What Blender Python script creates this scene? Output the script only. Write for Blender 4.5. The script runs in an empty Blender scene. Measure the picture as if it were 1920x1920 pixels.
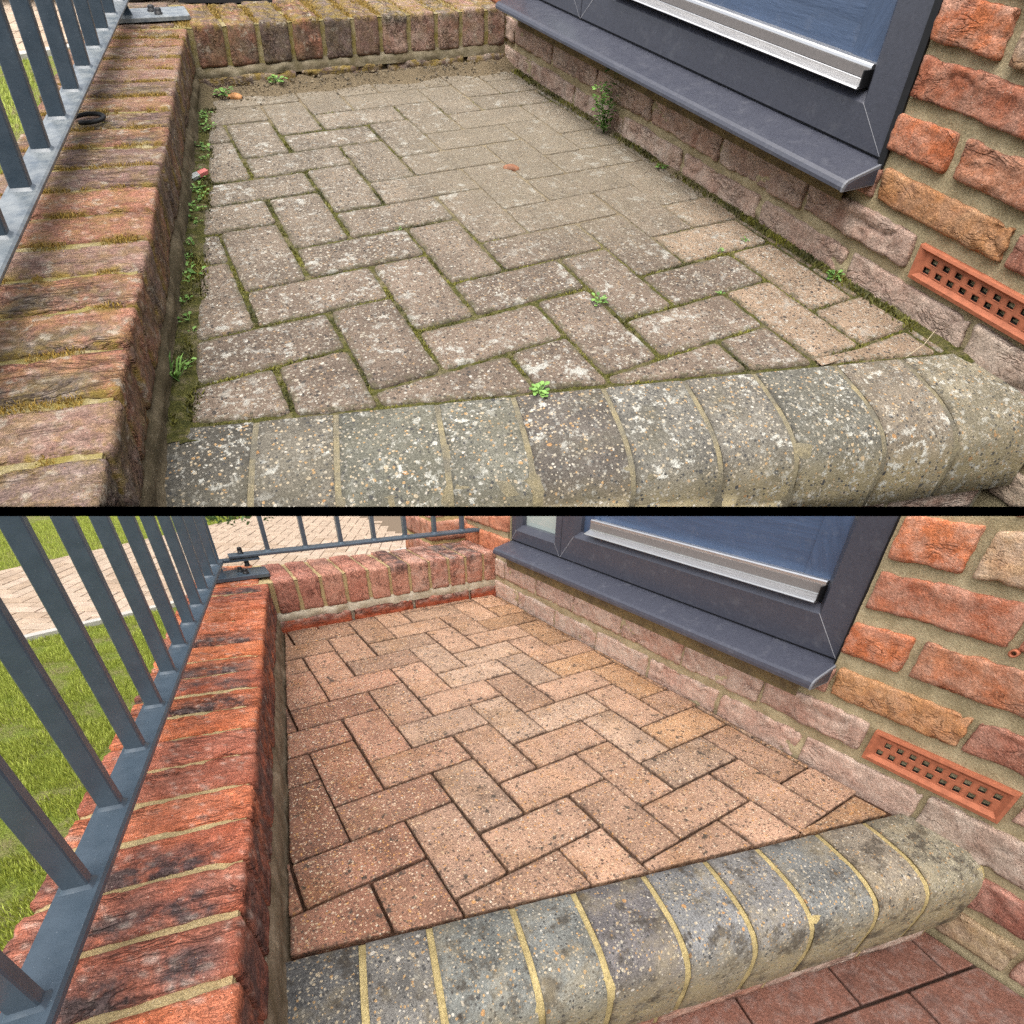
import bpy, bmesh, math, random
from mathutils import Vector, Matrix, noise, Color
rnd = random.Random(7)
SC = bpy.context.scene
COL = SC.collection
# ------------------------------------------------------------------ camera, sky, sun, exposure
CAM_POS = Vector((-0.2504, -0.8809, 0.7552))
RB = Matrix(((0.8397, -0.5425, 0.0231), (-0.0769, -0.1610, -0.9840), (0.5376, 0.8245, -0.1769)))
cam = bpy.data.cameras.new('camera')
cam.sensor_width = 36.0
cam.lens = 36.0 * 1055.0 / 1920.0
cam.clip_start = 0.02
cam.clip_end = 600.0
camo = bpy.data.objects.new('camera', cam)
COL.objects.link(camo)
q = RB.transposed()
r3 = Matrix((q.col[0], -q.col[1], -q.col[2])).transposed()
camo.matrix_world = Matrix.Translation(CAM_POS) @ r3.to_quaternion().to_matrix().to_4x4()
SC.camera = camo
SUN_DIR = Vector((-0.42, -0.45, 0.79)).normalized()      # towards the sun
SUN_EL = math.asin(SUN_DIR.z)
SUN_AZ = math.atan2(SUN_DIR.x, SUN_DIR.y)
world = bpy.data.worlds.new('World')
SC.world = world
world.use_nodes = True
wn = world.node_tree
bg = wn.nodes['Background']
sky = wn.nodes.new('ShaderNodeTexSky')
sky.sky_type = 'NISHITA'
sky.sun_disc = False
sky.sun_elevation = SUN_EL
sky.sun_rotation = SUN_AZ
sky.air_density = 1.0
sky.dust_density = 4.0
sky.ozone_density = 1.0
hs = wn.nodes.new('ShaderNodeHueSaturation')             # thin overcast: the blue is washed out
hs.inputs['Saturation'].default_value = 0.35
wn.links.new(sky.outputs[0], hs.inputs['Color'])
wn.links.new(hs.outputs[0], bg.inputs[0])
bg.inputs[1].default_value = 0.15
sl = bpy.data.lights.new('sun', 'SUN')
sl.energy = 0.7
sl.angle = math.radians(75)
sl.color = (1.0, 0.96, 0.90)
so = bpy.data.objects.new('sun', sl)
COL.objects.link(so)
so.rotation_euler = SUN_DIR.to_track_quat('Z', 'Y').to_euler()
SC.view_settings.view_transform = 'Standard'
SC.view_settings.look = 'None'
SC.view_settings.exposure = 1.32
SC.cycles.use_denoising = False
SC.view_settings.gamma = 1.0

# ------------------------------------------------------------------ the two terraces: where each stands
class Place: pass
def make_place(name, up, zs, M, scale):
    p = Place(); p.name = name; p.up = Vector(up) * zs; p.M = M; p.k = scale; p.objs = []; p.side = 1
    return p
RA = Matrix(((0.8850, -0.4632, 0.0481), (-0.3388, -0.7113, -0.6158), (0.3195, 0.5287, -0.7864)))
TA = Vector((-0.3700, -0.2705, 0.8197))
KA = 20.0  # upper terrace scaled up about the camera, pushed back along the line of sight
qa = (q @ RA).to_quaternion().to_matrix()
MA = Matrix.Translation(CAM_POS + q @ (TA * KA)) @ (qa * KA).to_4x4()
CLEAN = make_place('clean', (-0.227, -0.329, 1.0), 1.45, Matrix.Identity(4), 1.0)  # uprights sheared and heights stretched to fit the image, in both terraces
MOSSY = make_place('mossy', (0.155, 0.28, 1.0), 0.86, MA, KA)
CLEAN.side = -1
for pl, row in ((CLEAN, 968.0), (MOSSY, 950.0)):         # each terrace cut on a plane through the camera at an image row
    d = Vector((0, (row - 960.0) / 1055.0, 1.0))
    n = Vector((0, -1.0, d.y)).normalized()              # points up in the picture
    pl.cut_no = (q @ n) * pl.side
PL = None
def P(v):
    return Vector((v[0], v[1], 0)) + PL.up * v[2]

# ------------------------------------------------------------------ objects
def thing(name, label, cat, base, group=None, kind=None):
    o = bpy.data.objects.new(name, None)
    COL.objects.link(o)
    o.empty_display_size = 0.05
    o['org'] = tuple(P(base))
    o.matrix_world = PL.M @ Matrix.Translation(P(base))
    tag(o, label, cat, group, kind)
    return o
def tag(o, label=None, cat=None, group=None, kind=None):
    if label: o['label'] = label
    if cat: o['category'] = cat
    if group: o['group'] = group
    if kind: o['kind'] = kind
def mesh_ob(name, verts, faces, mat, parent=None, base=None, smooth=False, color=None, cols=None, label=None, cat=None, kind=None, group=None):
    """verts are in terrace metres; with a parent they hang on it, else the object is a thing of its own"""
    if parent is not None:
        r = parent
        while r.parent: r = r.parent
        org = Vector(r['org'])
    else:
        org = P(base)
    me = bpy.data.meshes.new(name)
    me.from_pydata([P(v) - org for v in verts], [], faces)
    if smooth: me.polygons.foreach_set('use_smooth', [True] * len(me.polygons))
    if cols is not None:
        ca = me.color_attributes.new('mask', 'FLOAT_COLOR', 'POINT')
        ca.data.foreach_set('color', [c for t in cols for c in (t[0], t[1], t[2], 1.0)])
    if mat.name.startswith(('brick', 'house_brick')) and len(LAST_LOC) == len(verts) * 3:
        la = me.attributes.new('loc', 'FLOAT_VECTOR', 'POINT'); la.data.foreach_set('vector', LAST_LOC)
    me.materials.append(mat)
    o = bpy.data.objects.new(name, me)
    COL.objects.link(o)
    if parent is not None:
        o.parent = parent
        if label: o['label'] = label
        if kind: o['kind'] = kind
    else:
        o['org'] = tuple(org)
        o.matrix_world = PL.M @ Matrix.Translation(org)
        tag(o, label, cat, group, kind)
    if color: o.color = (*color, 1.0)
    PL.objs.append(o)
    return o
LAST_LOC = []
class MB:
    def __init__(s): s.v = []; s.f = []; s.c = []
    def add(s, v, f, c=None):
        n = len(s.v); s.v += [tuple(x) for x in v]; s.f += [[i + n for i in t] for t in f]
        if c is not None: s.c += [c] * len(v)
    def box(s, o, ex, ey, ez, c=None):
        o, ex, ey, ez = map(Vector, (o, ex, ey, ez))
        s.add([o, o+ex, o+ex+ey, o+ey, o+ez, o+ex+ez, o+ex+ey+ez, o+ey+ez],
              [(0,3,2,1), (4,5,6,7), (0,1,5,4), (1,2,6,5), (2,3,7,6), (3,0,4,7)], c)
    def ob(s, name, mat, parent=None, **kw):
        if s.c: kw['cols'] = s.c
        return mesh_ob(name, s.v, s.f, mat, parent, **kw)
def sstep(a, b, x):
    t = min(1.0, max(0.0, (x - a) / (b - a))) if a != b else float(x > a)
    return t * t * (3 - 2 * t)

# ------------------------------------------------------------------ materials
class NT:
    def __init__(s, name, k=1.0):
        s.m = bpy.data.materials.new(name); s.m.use_nodes = True
        s.t = s.m.node_tree; s.k = k
        s.b = s.t.nodes['Principled BSDF']
    def n(s, typ, ins=None, **props):
        o = s.t.nodes.new('ShaderNode' + typ)
        for a, v in props.items(): setattr(o, a, v)
        for a, v in (ins or {}).items(): s.set(o.inputs[a], v)
        return o
    def set(s, sock, v):
        if isinstance(v, bpy.types.NodeSocket): s.t.links.new(v, sock)
        elif isinstance(v, (tuple, list)) and sock.type == 'RGBA' and len(v) == 3: sock.default_value = (*v, 1)
        else: sock.default_value = v
    def coord(s, scale=(1, 1, 1), spread=9.0):
        tc = s.n('TexCoord'); oi = s.n('ObjectInfo')
        mu = s.n('Math', {0: oi.outputs['Random'], 1: spread}, operation='MULTIPLY')
        cb = s.n('CombineXYZ', {0: mu.outputs[0], 1: mu.outputs[0], 2: mu.outputs[0]})
        ad = s.n('VectorMath', {0: tc.outputs['Object'], 1: cb.outputs[0]}, operation='ADD')
        if scale != (1, 1, 1):
            ad = s.n('VectorMath', {0: ad.outputs[0], 1: scale}, operation='MULTIPLY')
        return ad.outputs[0]
    def info(s): return s.n('ObjectInfo')
    def noise(s, vec, scale, detail=4.0, rough=0.55, dist=0.0):
        return s.n('TexNoise', {'Vector': vec, 'Scale': scale, 'Detail': detail, 'Roughness': rough, 'Distortion': dist}).outputs[0]
    def voro(s, vec, scale, rand=1.0, feature='F1'):
        return s.n('TexVoronoi', {'Vector': vec, 'Scale': scale, 'Randomness': rand}, feature=feature)
    def ramp(s, fac, *stops, interp='LINEAR'):
        r = s.n('ValToRGB', {0: fac}); e = r.color_ramp; e.interpolation = interp
        while len(e.elements) < len(stops): e.elements.new(0.5)
        for el, (p, c) in zip(e.elements, stops):
            el.position = p
            el.color = (c, c, c, 1) if isinstance(c, (int, float)) else (*c, 1)
        return r.outputs[0]
    def mix(s, fac, a, b, mode='MIX'):
        o = s.n('Mix', data_type='RGBA', blend_type=mode)
        s.set(o.inputs[0], fac); s.set(o.inputs[6], a); s.set(o.inputs[7], b)
        return o.outputs[2]
    def math(s, op, a, b=0.0, clamp=False):
        o = s.n('Math', {0: a, 1: b}, operation=op); o.use_clamp = clamp
        return o.outputs[0]
    def attr(s, name='mask'): return s.n('Attribute', attribute_name=name)
    def sep(s, v): return s.n('SeparateColor', {0: v}).outputs
    def sepv(s, v): return s.n('SeparateXYZ', {0: v}).outputs
    def bump(s, h, dist, strength=1.0, normal=None):
        o = s.n('Bump', {'Height': h, 'Distance': dist * s.k, 'Strength': strength})
        if normal is not None: s.set(o.inputs['Normal'], normal)
        return o.outputs[0]
    def done(s, col, rough=0.8, normal=None, spec=0.4, metal=0.0):
        s.set(s.b.inputs['Base Color'], col); s.set(s.b.inputs['Roughness'], rough)
        s.set(s.b.inputs['Specular IOR Level'], spec); s.set(s.b.inputs['Metallic'], metal)
        if normal is not None: s.set(s.b.inputs['Normal'], normal)
        return s.m

def stones(g, v, base, scale, thr, palette, dens=1.0):
    """pebbles set in a matrix: voronoi cells that carry their own stone colour"""
    vo = g.voro(v, scale)
    wob = g.noise(v, scale * 1.7, 3.0)
    d = g.math('ADD', vo.outputs['Distance'], g.math('MULTIPLY', g.math('SUBTRACT', wob, 0.5), 0.75))
    rr = g.sep(vo.outputs['Color'])
    pick = g.ramp(rr[0], *palette, interp='CONSTANT')
    size = g.math('ADD', g.math('MULTIPLY', rr[1], thr * 0.75), thr * 0.35)
    on = g.math('LESS_THAN', d, size)
    on = g.math('MULTIPLY', on, g.math('LESS_THAN', rr[2], dens))
    return g.mix(on, base, pick), on

def mat_paver(k, mossy):
    g = NT('paver_mossy' if mossy else 'paver_clean', k)
    v = g.coord()
    base = g.info().outputs['Color']
    var = g.ramp(g.noise(v, 14, 5), (0.3, 0.72), (0.7, 1.22))
    base = g.mix(1.0, base, var, 'MULTIPLY')
    grain = g.ramp(g.noise(v, 260, 5, 0.85), (0.32, 0.42), (0.68, 1.6))
    base = g.mix(1.0, base, grain, 'MULTIPLY')
    if mossy:
        pal = ((0.0, (0.22, 0.185, 0.145)), (0.22, (0.31, 0.27, 0.21)), (0.40, (0.055, 0.047, 0.04)), (0.62, (0.27, 0.185, 0.11)), (0.76, (0.34, 0.295, 0.23)), (0.95, (0.43, 0.40, 0.34)))
    else:
        pal = ((0.0, (0.46, 0.29, 0.19)), (0.22, (0.56, 0.40, 0.28)), (0.38, (0.12, 0.075, 0.055)), (0.62, (0.48, 0.25, 0.10)), (0.76, (0.50, 0.35, 0.22)), (0.96, (0.56, 0.47, 0.36)))
    c, on1 = stones(g, v, base, 215, 0.46, pal, 0.9)
    c, on2 = stones(g, v, c, 100, 0.27, pal, 0.32)
    if mossy:
        lich = g.noise(v, 34, 6, 0.68)
        lf = g.ramp(lich, (0.565, 0.0), (0.63, 0.85))
        lf = g.math('MULTIPLY', lf, g.ramp(g.noise(v, 7, 2), (0.40, 0.0), (0.60, 1.0)))
        c = g.mix(lf, c, (0.42, 0.41, 0.36))
        fl = g.math('MULTIPLY', g.ramp(g.noise(v, 85, 5, 0.75), (0.57, 0.0), (0.62, 0.8)), g.ramp(g.noise(v, 11, 2), (0.38, 0.1), (0.62, 1.0)))
        c = g.mix(fl, c, (0.44, 0.425, 0.37))
        dk = g.ramp(g.noise(v, 22, 6, 0.7), (0.56, 0.0), (0.72, 0.55))
        c = g.mix(dk, c, (0.075, 0.066, 0.052))
        dust = g.sep(g.attr('mask').outputs['Color'])
        ed = g.math('MULTIPLY', dust[2], g.ramp(g.noise(v, 60, 4, 0.75), (0.42, 0.0), (0.62, 0.85)))
        c = g.mix(ed, c, (0.085, 0.075, 0.04))
        sn = g.ramp(g.noise(v, 95, 6, 0.8), (0.36, 0.25), (0.60, 0.95))
        c = g.mix(g.math('MULTIPLY', dust[1], sn), c, g.mix(g.noise(v, 500, 3), (0.28, 0.235, 0.165), (0.115, 0.094, 0.063)))
    else:
        dk = g.noise(v, 55, 5, 0.62)
        df = g.ramp(dk, (0.60, 0.0), (0.66, 0.9))
        c = g.mix(df, c, (0.055, 0.045, 0.035))
        ed = g.math('MULTIPLY', g.sep(g.attr('mask').outputs['Color'])[2], g.ramp(g.noise(v, 60, 4, 0.7), (0.44, 0.0), (0.62, 0.8)))
        c = g.mix(ed, c, (0.10, 0.06, 0.042))
        st = g.ramp(g.noise(v, 9, 4), (0.52, 0.0), (0.72, 0.5))
        c = g.mix(st, c, g.mix(1.0, c, (0.80, 0.66, 0.42), 'MULTIPLY'))
    h = g.math('ADD', g.math('MULTIPLY', g.noise(v, 300, 4, 0.75), 1.0), g.math('MULTIPLY', g.math('MAXIMUM', on1, on2), 0.3))
    nb = g.bump(h, 0.0024, 1.0)
    return g.done(c, 0.86, nb, 0.3)

def mat_brick(k, mossy, house=False):
    g = NT('house_brick' if house else 'brick_mossy' if mossy else 'brick_clean', k)
    v = g.coord()
    base = g.info().outputs['Color']
    pat = g.noise(v, 16, 5, 0.6, 0.6)
    c = g.mix(g.ramp(pat, (0.38, 0.0), (0.66, 1.0)), base, g.mix(1.0, base, (0.84, 0.74, 0.72), 'MULTIPLY'))
    m = g.sep(g.attr('mask').outputs['Color'])
    burn = g.math('MULTIPLY', m[0], g.ramp(g.noise(v, 22, 6, 0.65), (0.36, 0.0), (0.56, 1.0)))
    c = g.mix(burn, c, (0.10, 0.080, 0.062) if mossy else (0.066, 0.048, 0.048))
    pale = g.math('MULTIPLY', m[1], g.ramp(g.noise(v, 26, 6, 0.7), (0.40, 0.0), (0.60, 0.85)))
    c = g.mix(pale, c, (0.54, 0.45, 0.37))
    gr = g.ramp(g.noise(v, 340, 4, 0.8), (0.3, 0.48), (0.7, 1.55))
    c = g.mix(1.0, c, gr, 'MULTIPLY')
    c = g.mix(1.0, c, g.ramp(g.noise(v, 60, 6, 0.8), (0.32, 0.72), (0.68, 1.28)), 'MULTIPLY')
    vo = g.voro(v, 240)
    sp = g.math('LESS_THAN', vo.outputs['Distance'], 0.17)
    c = g.mix(g.math('MULTIPLY', sp, 0.55), c, g.ramp(g.sep(vo.outputs['Color'])[0], (0.0, (0.08, 0.05, 0.045)), (0.5, (0.42, 0.2, 0.11)), (0.8, (0.62, 0.5, 0.4)), interp='CONSTANT'))
    if mossy:
        al = g.ramp(g.noise(v, 38, 6, 0.75), (0.44, 0.0), (0.58, 0.9))
        c = g.mix(g.math('MULTIPLY', al, m[2]), c, g.mix(g.noise(v, 90, 3), (0.14, 0.115, 0.025), (0.38, 0.25, 0.06)))
        al2 = g.ramp(g.noise(v, 48, 6, 0.7), (0.57, 0.0), (0.66, 0.7))
        c = g.mix(al2, c, (0.42, 0.37, 0.29))
    oi = g.info().outputs['Random']
    lv = g.n('VectorMath', {0: g.attr('loc').outputs['Vector'], 1: (22, 46, 46) if house else (13, 52, 52)}, operation='MULTIPLY').outputs[0]
    off = g.n('CombineXYZ', {0: g.math('MULTIPLY', oi, 91.0), 1: g.math('MULTIPLY', oi, 57.0), 2: g.math('MULTIPLY', oi, 23.0)}).outputs[0]
    lv = g.n('VectorMath', {0: lv, 1: off}, operation='ADD').outputs[0]
    rg = g.noise(lv, 1.0, 3.0, 0.6, 0.9)
    rid = g.math('SUBTRACT', 1.0, g.math('ABSOLUTE', g.math('MULTIPLY', g.math('SUBTRACT', rg, 0.5), 15.0)), True)
    rg2 = g.noise(lv, 2.3, 4.0, 0.65, 1.2)
    rid2 = g.math('SUBTRACT', 1.0, g.math('ABSOLUTE', g.math('MULTIPLY', g.math('SUBTRACT', rg2, 0.5), 14.0)), True)
    pm = g.ramp(g.noise(lv, 0.45, 2.0), (0.50 if house else 0.46, 0.0), (0.60, 1.0))
    cr = g.math('MAXIMUM', g.math('MULTIPLY', g.math('POWER', rid, 1.3), pm), g.math('MULTIPLY', rid2, 0.10 if house else 0.24))
    cr = g.math('MULTIPLY', cr, CREASE_H if house else CREASE_M if mossy else CREASE_C)
    c = g.mix(cr, c, g.mix(1.0, c, (0.25, 0.21, 0.21), 'MULTIPLY'))
    h = g.math('ADD', g.math('MULTIPLY', g.noise(v, 180, 5, 0.72), 0.9), g.math('MULTIPLY', g.noise(v, 420, 3, 0.7), 0.5))
    h = g.math('SUBTRACT', h, g.math('MULTIPLY', cr, 1.3))
    nb = g.bump(h, 0.0032, 1.0)
    return g.done(c, 0.9, nb, 0.2)
CREASE_M, CREASE_C, CREASE_H = 0.75, 0.85, 0.5

def mat_mortar(name, k, c1, c2, moss=0.0, mosscol=(0.12, 0.13, 0.03)):
    g = NT(name, k)
    v = g.coord()
    c = g.mix(g.ramp(g.noise(v, 22, 5, 0.6), (0.35, 0.0), (0.65, 1.0)), c1, c2)
    c = g.mix(1.0, c, g.ramp(g.noise(v, 380, 4, 0.8), (0.3, 0.55), (0.7, 1.45)), 'MULTIPLY')
    vo = g.voro(v, 300)
    c = g.mix(g.math('MULTIPLY', g.math('LESS_THAN', vo.outputs['Distance'], 0.16), 0.6), c, g.ramp(g.sep(vo.outputs['Color'])[0], (0.0, (0.12, 0.09, 0.06)), (0.5, (0.6, 0.5, 0.36))))
    if moss:
        c = g.mix(g.math('MULTIPLY', g.ramp(g.noise(v, 34, 6, 0.7), (0.42, 0.0), (0.6, 1.0)), moss), c, mosscol)
    h = g.math('ADD', g.noise(v, 320, 5, 0.75), g.math('MULTIPLY', g.noise(v, 60, 4), 1.2))
    return g.done(c, 0.92, g.bump(h, 0.002, 0.9), 0.2)

def mat_bull(k, mossy):
    g = NT('bullnose_mossy' if mossy else 'bullnose_clean', k)
    v = g.coord()
    base = g.info().outputs['Color']
    base = g.mix(1.0, base, g.ramp(g.noise(v, 18, 5), (0.3, 0.7), (0.7, 1.3)), 'MULTIPLY')
    base = g.mix(1.0, base, g.ramp(g.noise(v, 330, 4, 0.8), (0.3, 0.42), (0.7, 1.65)), 'MULTIPLY')
    z = g.sep(g.attr('mask').outputs['Color'])[0]
    # ochre dirt on the riser face
    base = g.mix(g.math('MULTIPLY', z, g.ramp(g.noise(v, 30, 5, 0.7), (0.3, 0.45), (0.6, 0.95))), base, (0.30, 0.245, 0.135))
    pal = ((0.0, (0.22, 0.205, 0.17)), (0.25, (0.34, 0.30, 0.23)), (0.42, (0.055, 0.054, 0.052)), (0.64, (0.36, 0.23, 0.11)), (0.78, (0.38, 0.31, 0.21)), (0.96, (0.47, 0.43, 0.36)))
    c, o1 = stones(g, v, base, 225, 0.44, pal, 0.85)
    c, o2 = stones(g, v, c, 110, 0.28, pal, 0.4)
    c, o3 = stones(g, v, c, 75, 0.24, ((0.0, (0.36, 0.20, 0.085)), (0.35, (0.40, 0.30, 0.18)), (0.7, (0.10, 0.095, 0.085)), (0.85, (0.46, 0.42, 0.35))), 0.2)
    if mossy:
        lf = g.math('MULTIPLY', g.ramp(g.noise(v, 68, 6, 0.75), (0.55, 0.0), (0.60, 0.9)), g.ramp(g.noise(v, 10, 3), (0.42, 0.05), (0.60, 1.0)))
        c = g.mix(lf, c, (0.50, 0.49, 0.43))
        al = g.ramp(g.noise(v, 16, 5, 0.6), (0.48, 0.0), (0.7, 0.5))
        c = g.mix(al, c, (0.105, 0.094, 0.06))
    else:
        bf = g.ramp(g.noise(v, 20, 6, 0.72), (0.52, 0.0), (0.62, 0.8))
        c = g.mix(bf, c, (0.045, 0.036, 0.026))
        c = g.mix(g.ramp(g.noise(v, 13, 5, 0.65), (0.50, 0.0), (0.7, 0.55)), c, (0.27, 0.215, 0.125))
    h = g.math('ADD', g.noise(v, 420, 4, 0.72), g.math('MULTIPLY', g.math('MAXIMUM', o2, o3), 0.35))
    return g.done(c, 0.84, g.bump(h, 0.0018, 0.9), 0.3)

def mat_joint(k, mossy):
    g = NT('joint_mossy' if mossy else 'joint_clean', k)
    v = g.coord()
    if mossy:
        m = g.sep(g.attr('mask').outputs['Color'])
        sand = g.mix(g.noise(v, 500, 4, 0.75), (0.33, 0.265, 0.17), (0.17, 0.135, 0.085))
        moss = g.mix(g.ramp(g.noise(v, 160, 4, 0.7), (0.35, 0.0), (0.65, 1.0)), (0.040, 0.044, 0.013), (0.115, 0.108, 0.028))
        soil = g.mix(g.noise(v, 130, 5, 0.75), (0.08, 0.06, 0.035), (0.24, 0.185, 0.115))
        c = g.mix(m[2], sand, soil)
        c = g.mix(g.math('MULTIPLY', m[0], g.ramp(g.noise(v, 45, 5, 0.7), (0.3, 0.25), (0.52, 1.0))), c, moss)
    else:
        c = g.mix(g.noise(v, 300, 4, 0.7), (0.10, 0.05, 0.03), (0.05, 0.03, 0.02))
    h = g.math('ADD', g.noise(v, 350, 5, 0.75), g.noise(v, 80, 3))
    return g.done(c, 0.95, g.bump(h, 0.004, 1.0), 0.15)

def mat_metal(k, dusty):
    g = NT('painted_steel_dusty' if dusty else 'painted_steel', k)
    v = g.coord()
    c = g.mix(g.ramp(g.noise(v, 40, 4), (0.35, 0.0), (0.7, 1.0)), (0.046, 0.066, 0.086), (0.060, 0.083, 0.106))
    vo = g.voro(v, 130)
    c = g.mix(g.math('MULTIPLY', g.math('LESS_THAN', vo.outputs['Distance'], 0.06), 0.45), c, (0.3, 0.33, 0.35))
    r = g.ramp(g.noise(v, 60, 4), (0.3, 0.27), (0.7, 0.42))
    if dusty:
        nz = g.sepv(g.n('NewGeometry').outputs['Normal'])
        m = g.sep(g.attr('mask').outputs['Color'])
        c = g.mix(g.math('MULTIPLY', m[0], g.ramp(g.noise(v, 55, 5, 0.6), (0.32, 0.15), (0.62, 0.8))), c, (0.36, 0.37, 0.35))
    h = g.noise(v, 260, 3)
    return g.done(c, r, g.bump(h, 0.0006, 0.35), 0.55)

def mat_plastic(name, k, col, rough, grain=None, depth=0.0006):
    g = NT(name, k)
    v = g.coord(grain or (1, 1, 1))
    fine = g.noise(v, 160 if not grain else 60, 5, 0.65, 0.4)
    c = g.mix(g.ramp(fine, (0.3, 0.0), (0.7, 1.0)), tuple(x * 0.86 for x in col), tuple(x * 1.14 for x in col))
    v2 = g.coord()
    vo = g.voro(v2, 170)
    c = g.mix(g.math('MULTIPLY', g.math('LESS_THAN', vo.outputs['Distance'], 0.05), 0.4), c, (0.3, 0.3, 0.31))
    du = g.ramp(g.noise(v2, 30, 5, 0.7), (0.55, 0.0), (0.8, 0.16))
    c = g.mix(du, c, (0.32, 0.32, 0.33))
    return g.done(c, g.ramp(g.noise(v2, 40, 4), (0.3, rough - 0.06), (0.7, rough + 0.08)), g.bump(fine, depth, 0.6), 0.5)

def mat_alu(k):
    g = NT('aluminium', k)
    v = g.coord((1, 0.03, 1))
    f = g.noise(v, 900, 3)
    return g.done(g.mix(f, (0.50, 0.49, 0.48), (0.66, 0.66, 0.66)), g.ramp(f, (0.3, 0.28), (0.7, 0.42)), None, 0.5, 0.85)

def mat_plain(name, k, col, rough=0.8, var=0.2, scale=90, bump=0.0, spec=0.3):
    g = NT(name, k)
    v = g.coord()
    f = g.noise(v, scale, 4, 0.65)
    c = g.mix(g.ramp(f, (0.3, 0.0), (0.7, 1.0)), tuple(x * (1 - var) for x in col), tuple(min(1, x * (1 + var)) for x in col))
    return g.done(c, rough, g.bump(f, bump) if bump else None, spec)

def mat_leaf(name, k, c1, c2):
    g = NT(name, k)
    m = g.sep(g.attr('mask').outputs['Color'])
    c = g.mix(m[0], c1, c2)
    g.set(g.b.inputs['Subsurface Weight'], 0.0)
    return g.done(c, 0.6, None, 0.3)

def mat_drive(k):
    g = NT('drive_paver', k)
    v = g.coord()
    base = g.mix(1.0, g.info().outputs['Color'], g.ramp(g.noise(v, 10, 5), (0.3, 0.82), (0.7, 1.15)), 'MULTIPLY')
    c = g.mix(1.0, base, g.ramp(g.noise(v, 300, 4, 0.75), (0.3, 0.72), (0.7, 1.25)), 'MULTIPLY')
    return g.done(c, 0.9, g.bump(g.noise(v, 300, 4, 0.7), 0.002), 0.2)

def mat_soil(k):
    g = NT('lawn_soil', k)
    v = g.coord()
    c = g.mix(g.ramp(g.noise(v, 9, 5, 0.65), (0.40, 0.0), (0.62, 1.0)), (0.16, 0.20, 0.035), (0.20, 0.18, 0.08))
    c = g.mix(1.0, c, g.ramp(g.noise(v, 160, 4, 0.7), (0.3, 0.5), (0.7, 1.4)), 'MULTIPLY')
    return g.done(c, 0.95, g.bump(g.noise(v, 120, 4, 0.7), 0.01), 0.1)

# ------------------------------------------------------------------ shapes
def clip_poly(poly, p, n):
    """keep the part of a convex polygon where (x-p).n >= 0"""
    out = []
    for i in range(len(poly)):
        a, b = poly[i], poly[(i + 1) % len(poly)]
        da = (a[0]-p[0])*n[0] + (a[1]-p[1])*n[1]; db = (b[0]-p[0])*n[0] + (b[1]-p[1])*n[1]
        if da >= 0: out.append(a)
        if (da >= 0) != (db >= 0):
            t = da / (da - db); out.append((a[0]+(b[0]-a[0])*t, a[1]+(b[1]-a[1])*t))
    return out
def area(p): return 0.5 * sum(p[i][0]*p[(i+1) % len(p)][1] - p[(i+1) % len(p)][0]*p[i][1] for i in range(len(p)))
def inset(poly, d):
    if area(poly) < 0: poly = poly[::-1]
    out = poly
    for i in range(len(poly)):
        a, b = poly[i], poly[(i + 1) % len(poly)]
        l = math.hypot(b[0]-a[0], b[1]-a[1])
        if l < 1e-6: continue
        n = (-(b[1]-a[1])/l, (b[0]-a[0])/l)
        out = clip_poly(out, (a[0]+n[0]*d, a[1]+n[1]*d), n)
        if len(out) < 3: return []
    return out
def round_poly(poly, r, seg, wob, seed, step=0.03):
    res = []
    n = len(poly)
    for i in range(n):
        a, b, c = poly[i-1], poly[i], poly[(i+1) % n]
        la = math.hypot(a[0]-b[0], a[1]-b[1]); lc = math.hypot(c[0]-b[0], c[1]-b[1])
        if la < 1e-6 or lc < 1e-6: continue
        rr = min(r, la*0.4, lc*0.4)
        p = (b[0]+(a[0]-b[0])/la*rr, b[1]+(a[1]-b[1])/la*rr); s = (b[0]+(c[0]-b[0])/lc*rr, b[1]+(c[1]-b[1])/lc*rr)
        for j in range(seg + 1):
            t = j / seg
            res.append(((1-t)**2*p[0]+2*t*(1-t)*b[0]+t*t*s[0], (1-t)**2*p[1]+2*t*(1-t)*b[1]+t*t*s[1]))
        m = max(0, int((lc - 2*rr) / step))
        e = (c[0]-(c[0]-b[0])/lc*rr, c[1]-(c[1]-b[1])/lc*rr)
        for j in range(1, m + 1):
            t = j / (m + 1); res.append((s[0]+(e[0]-s[0])*t, s[1]+(e[1]-s[1])*t))
    if wob:
        res = [(x + wob*noise.noise((x*90, y*90, seed)), y + wob*noise.noise((x*90, y*90, seed+31.7))) for x, y in res]
    return res
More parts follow.
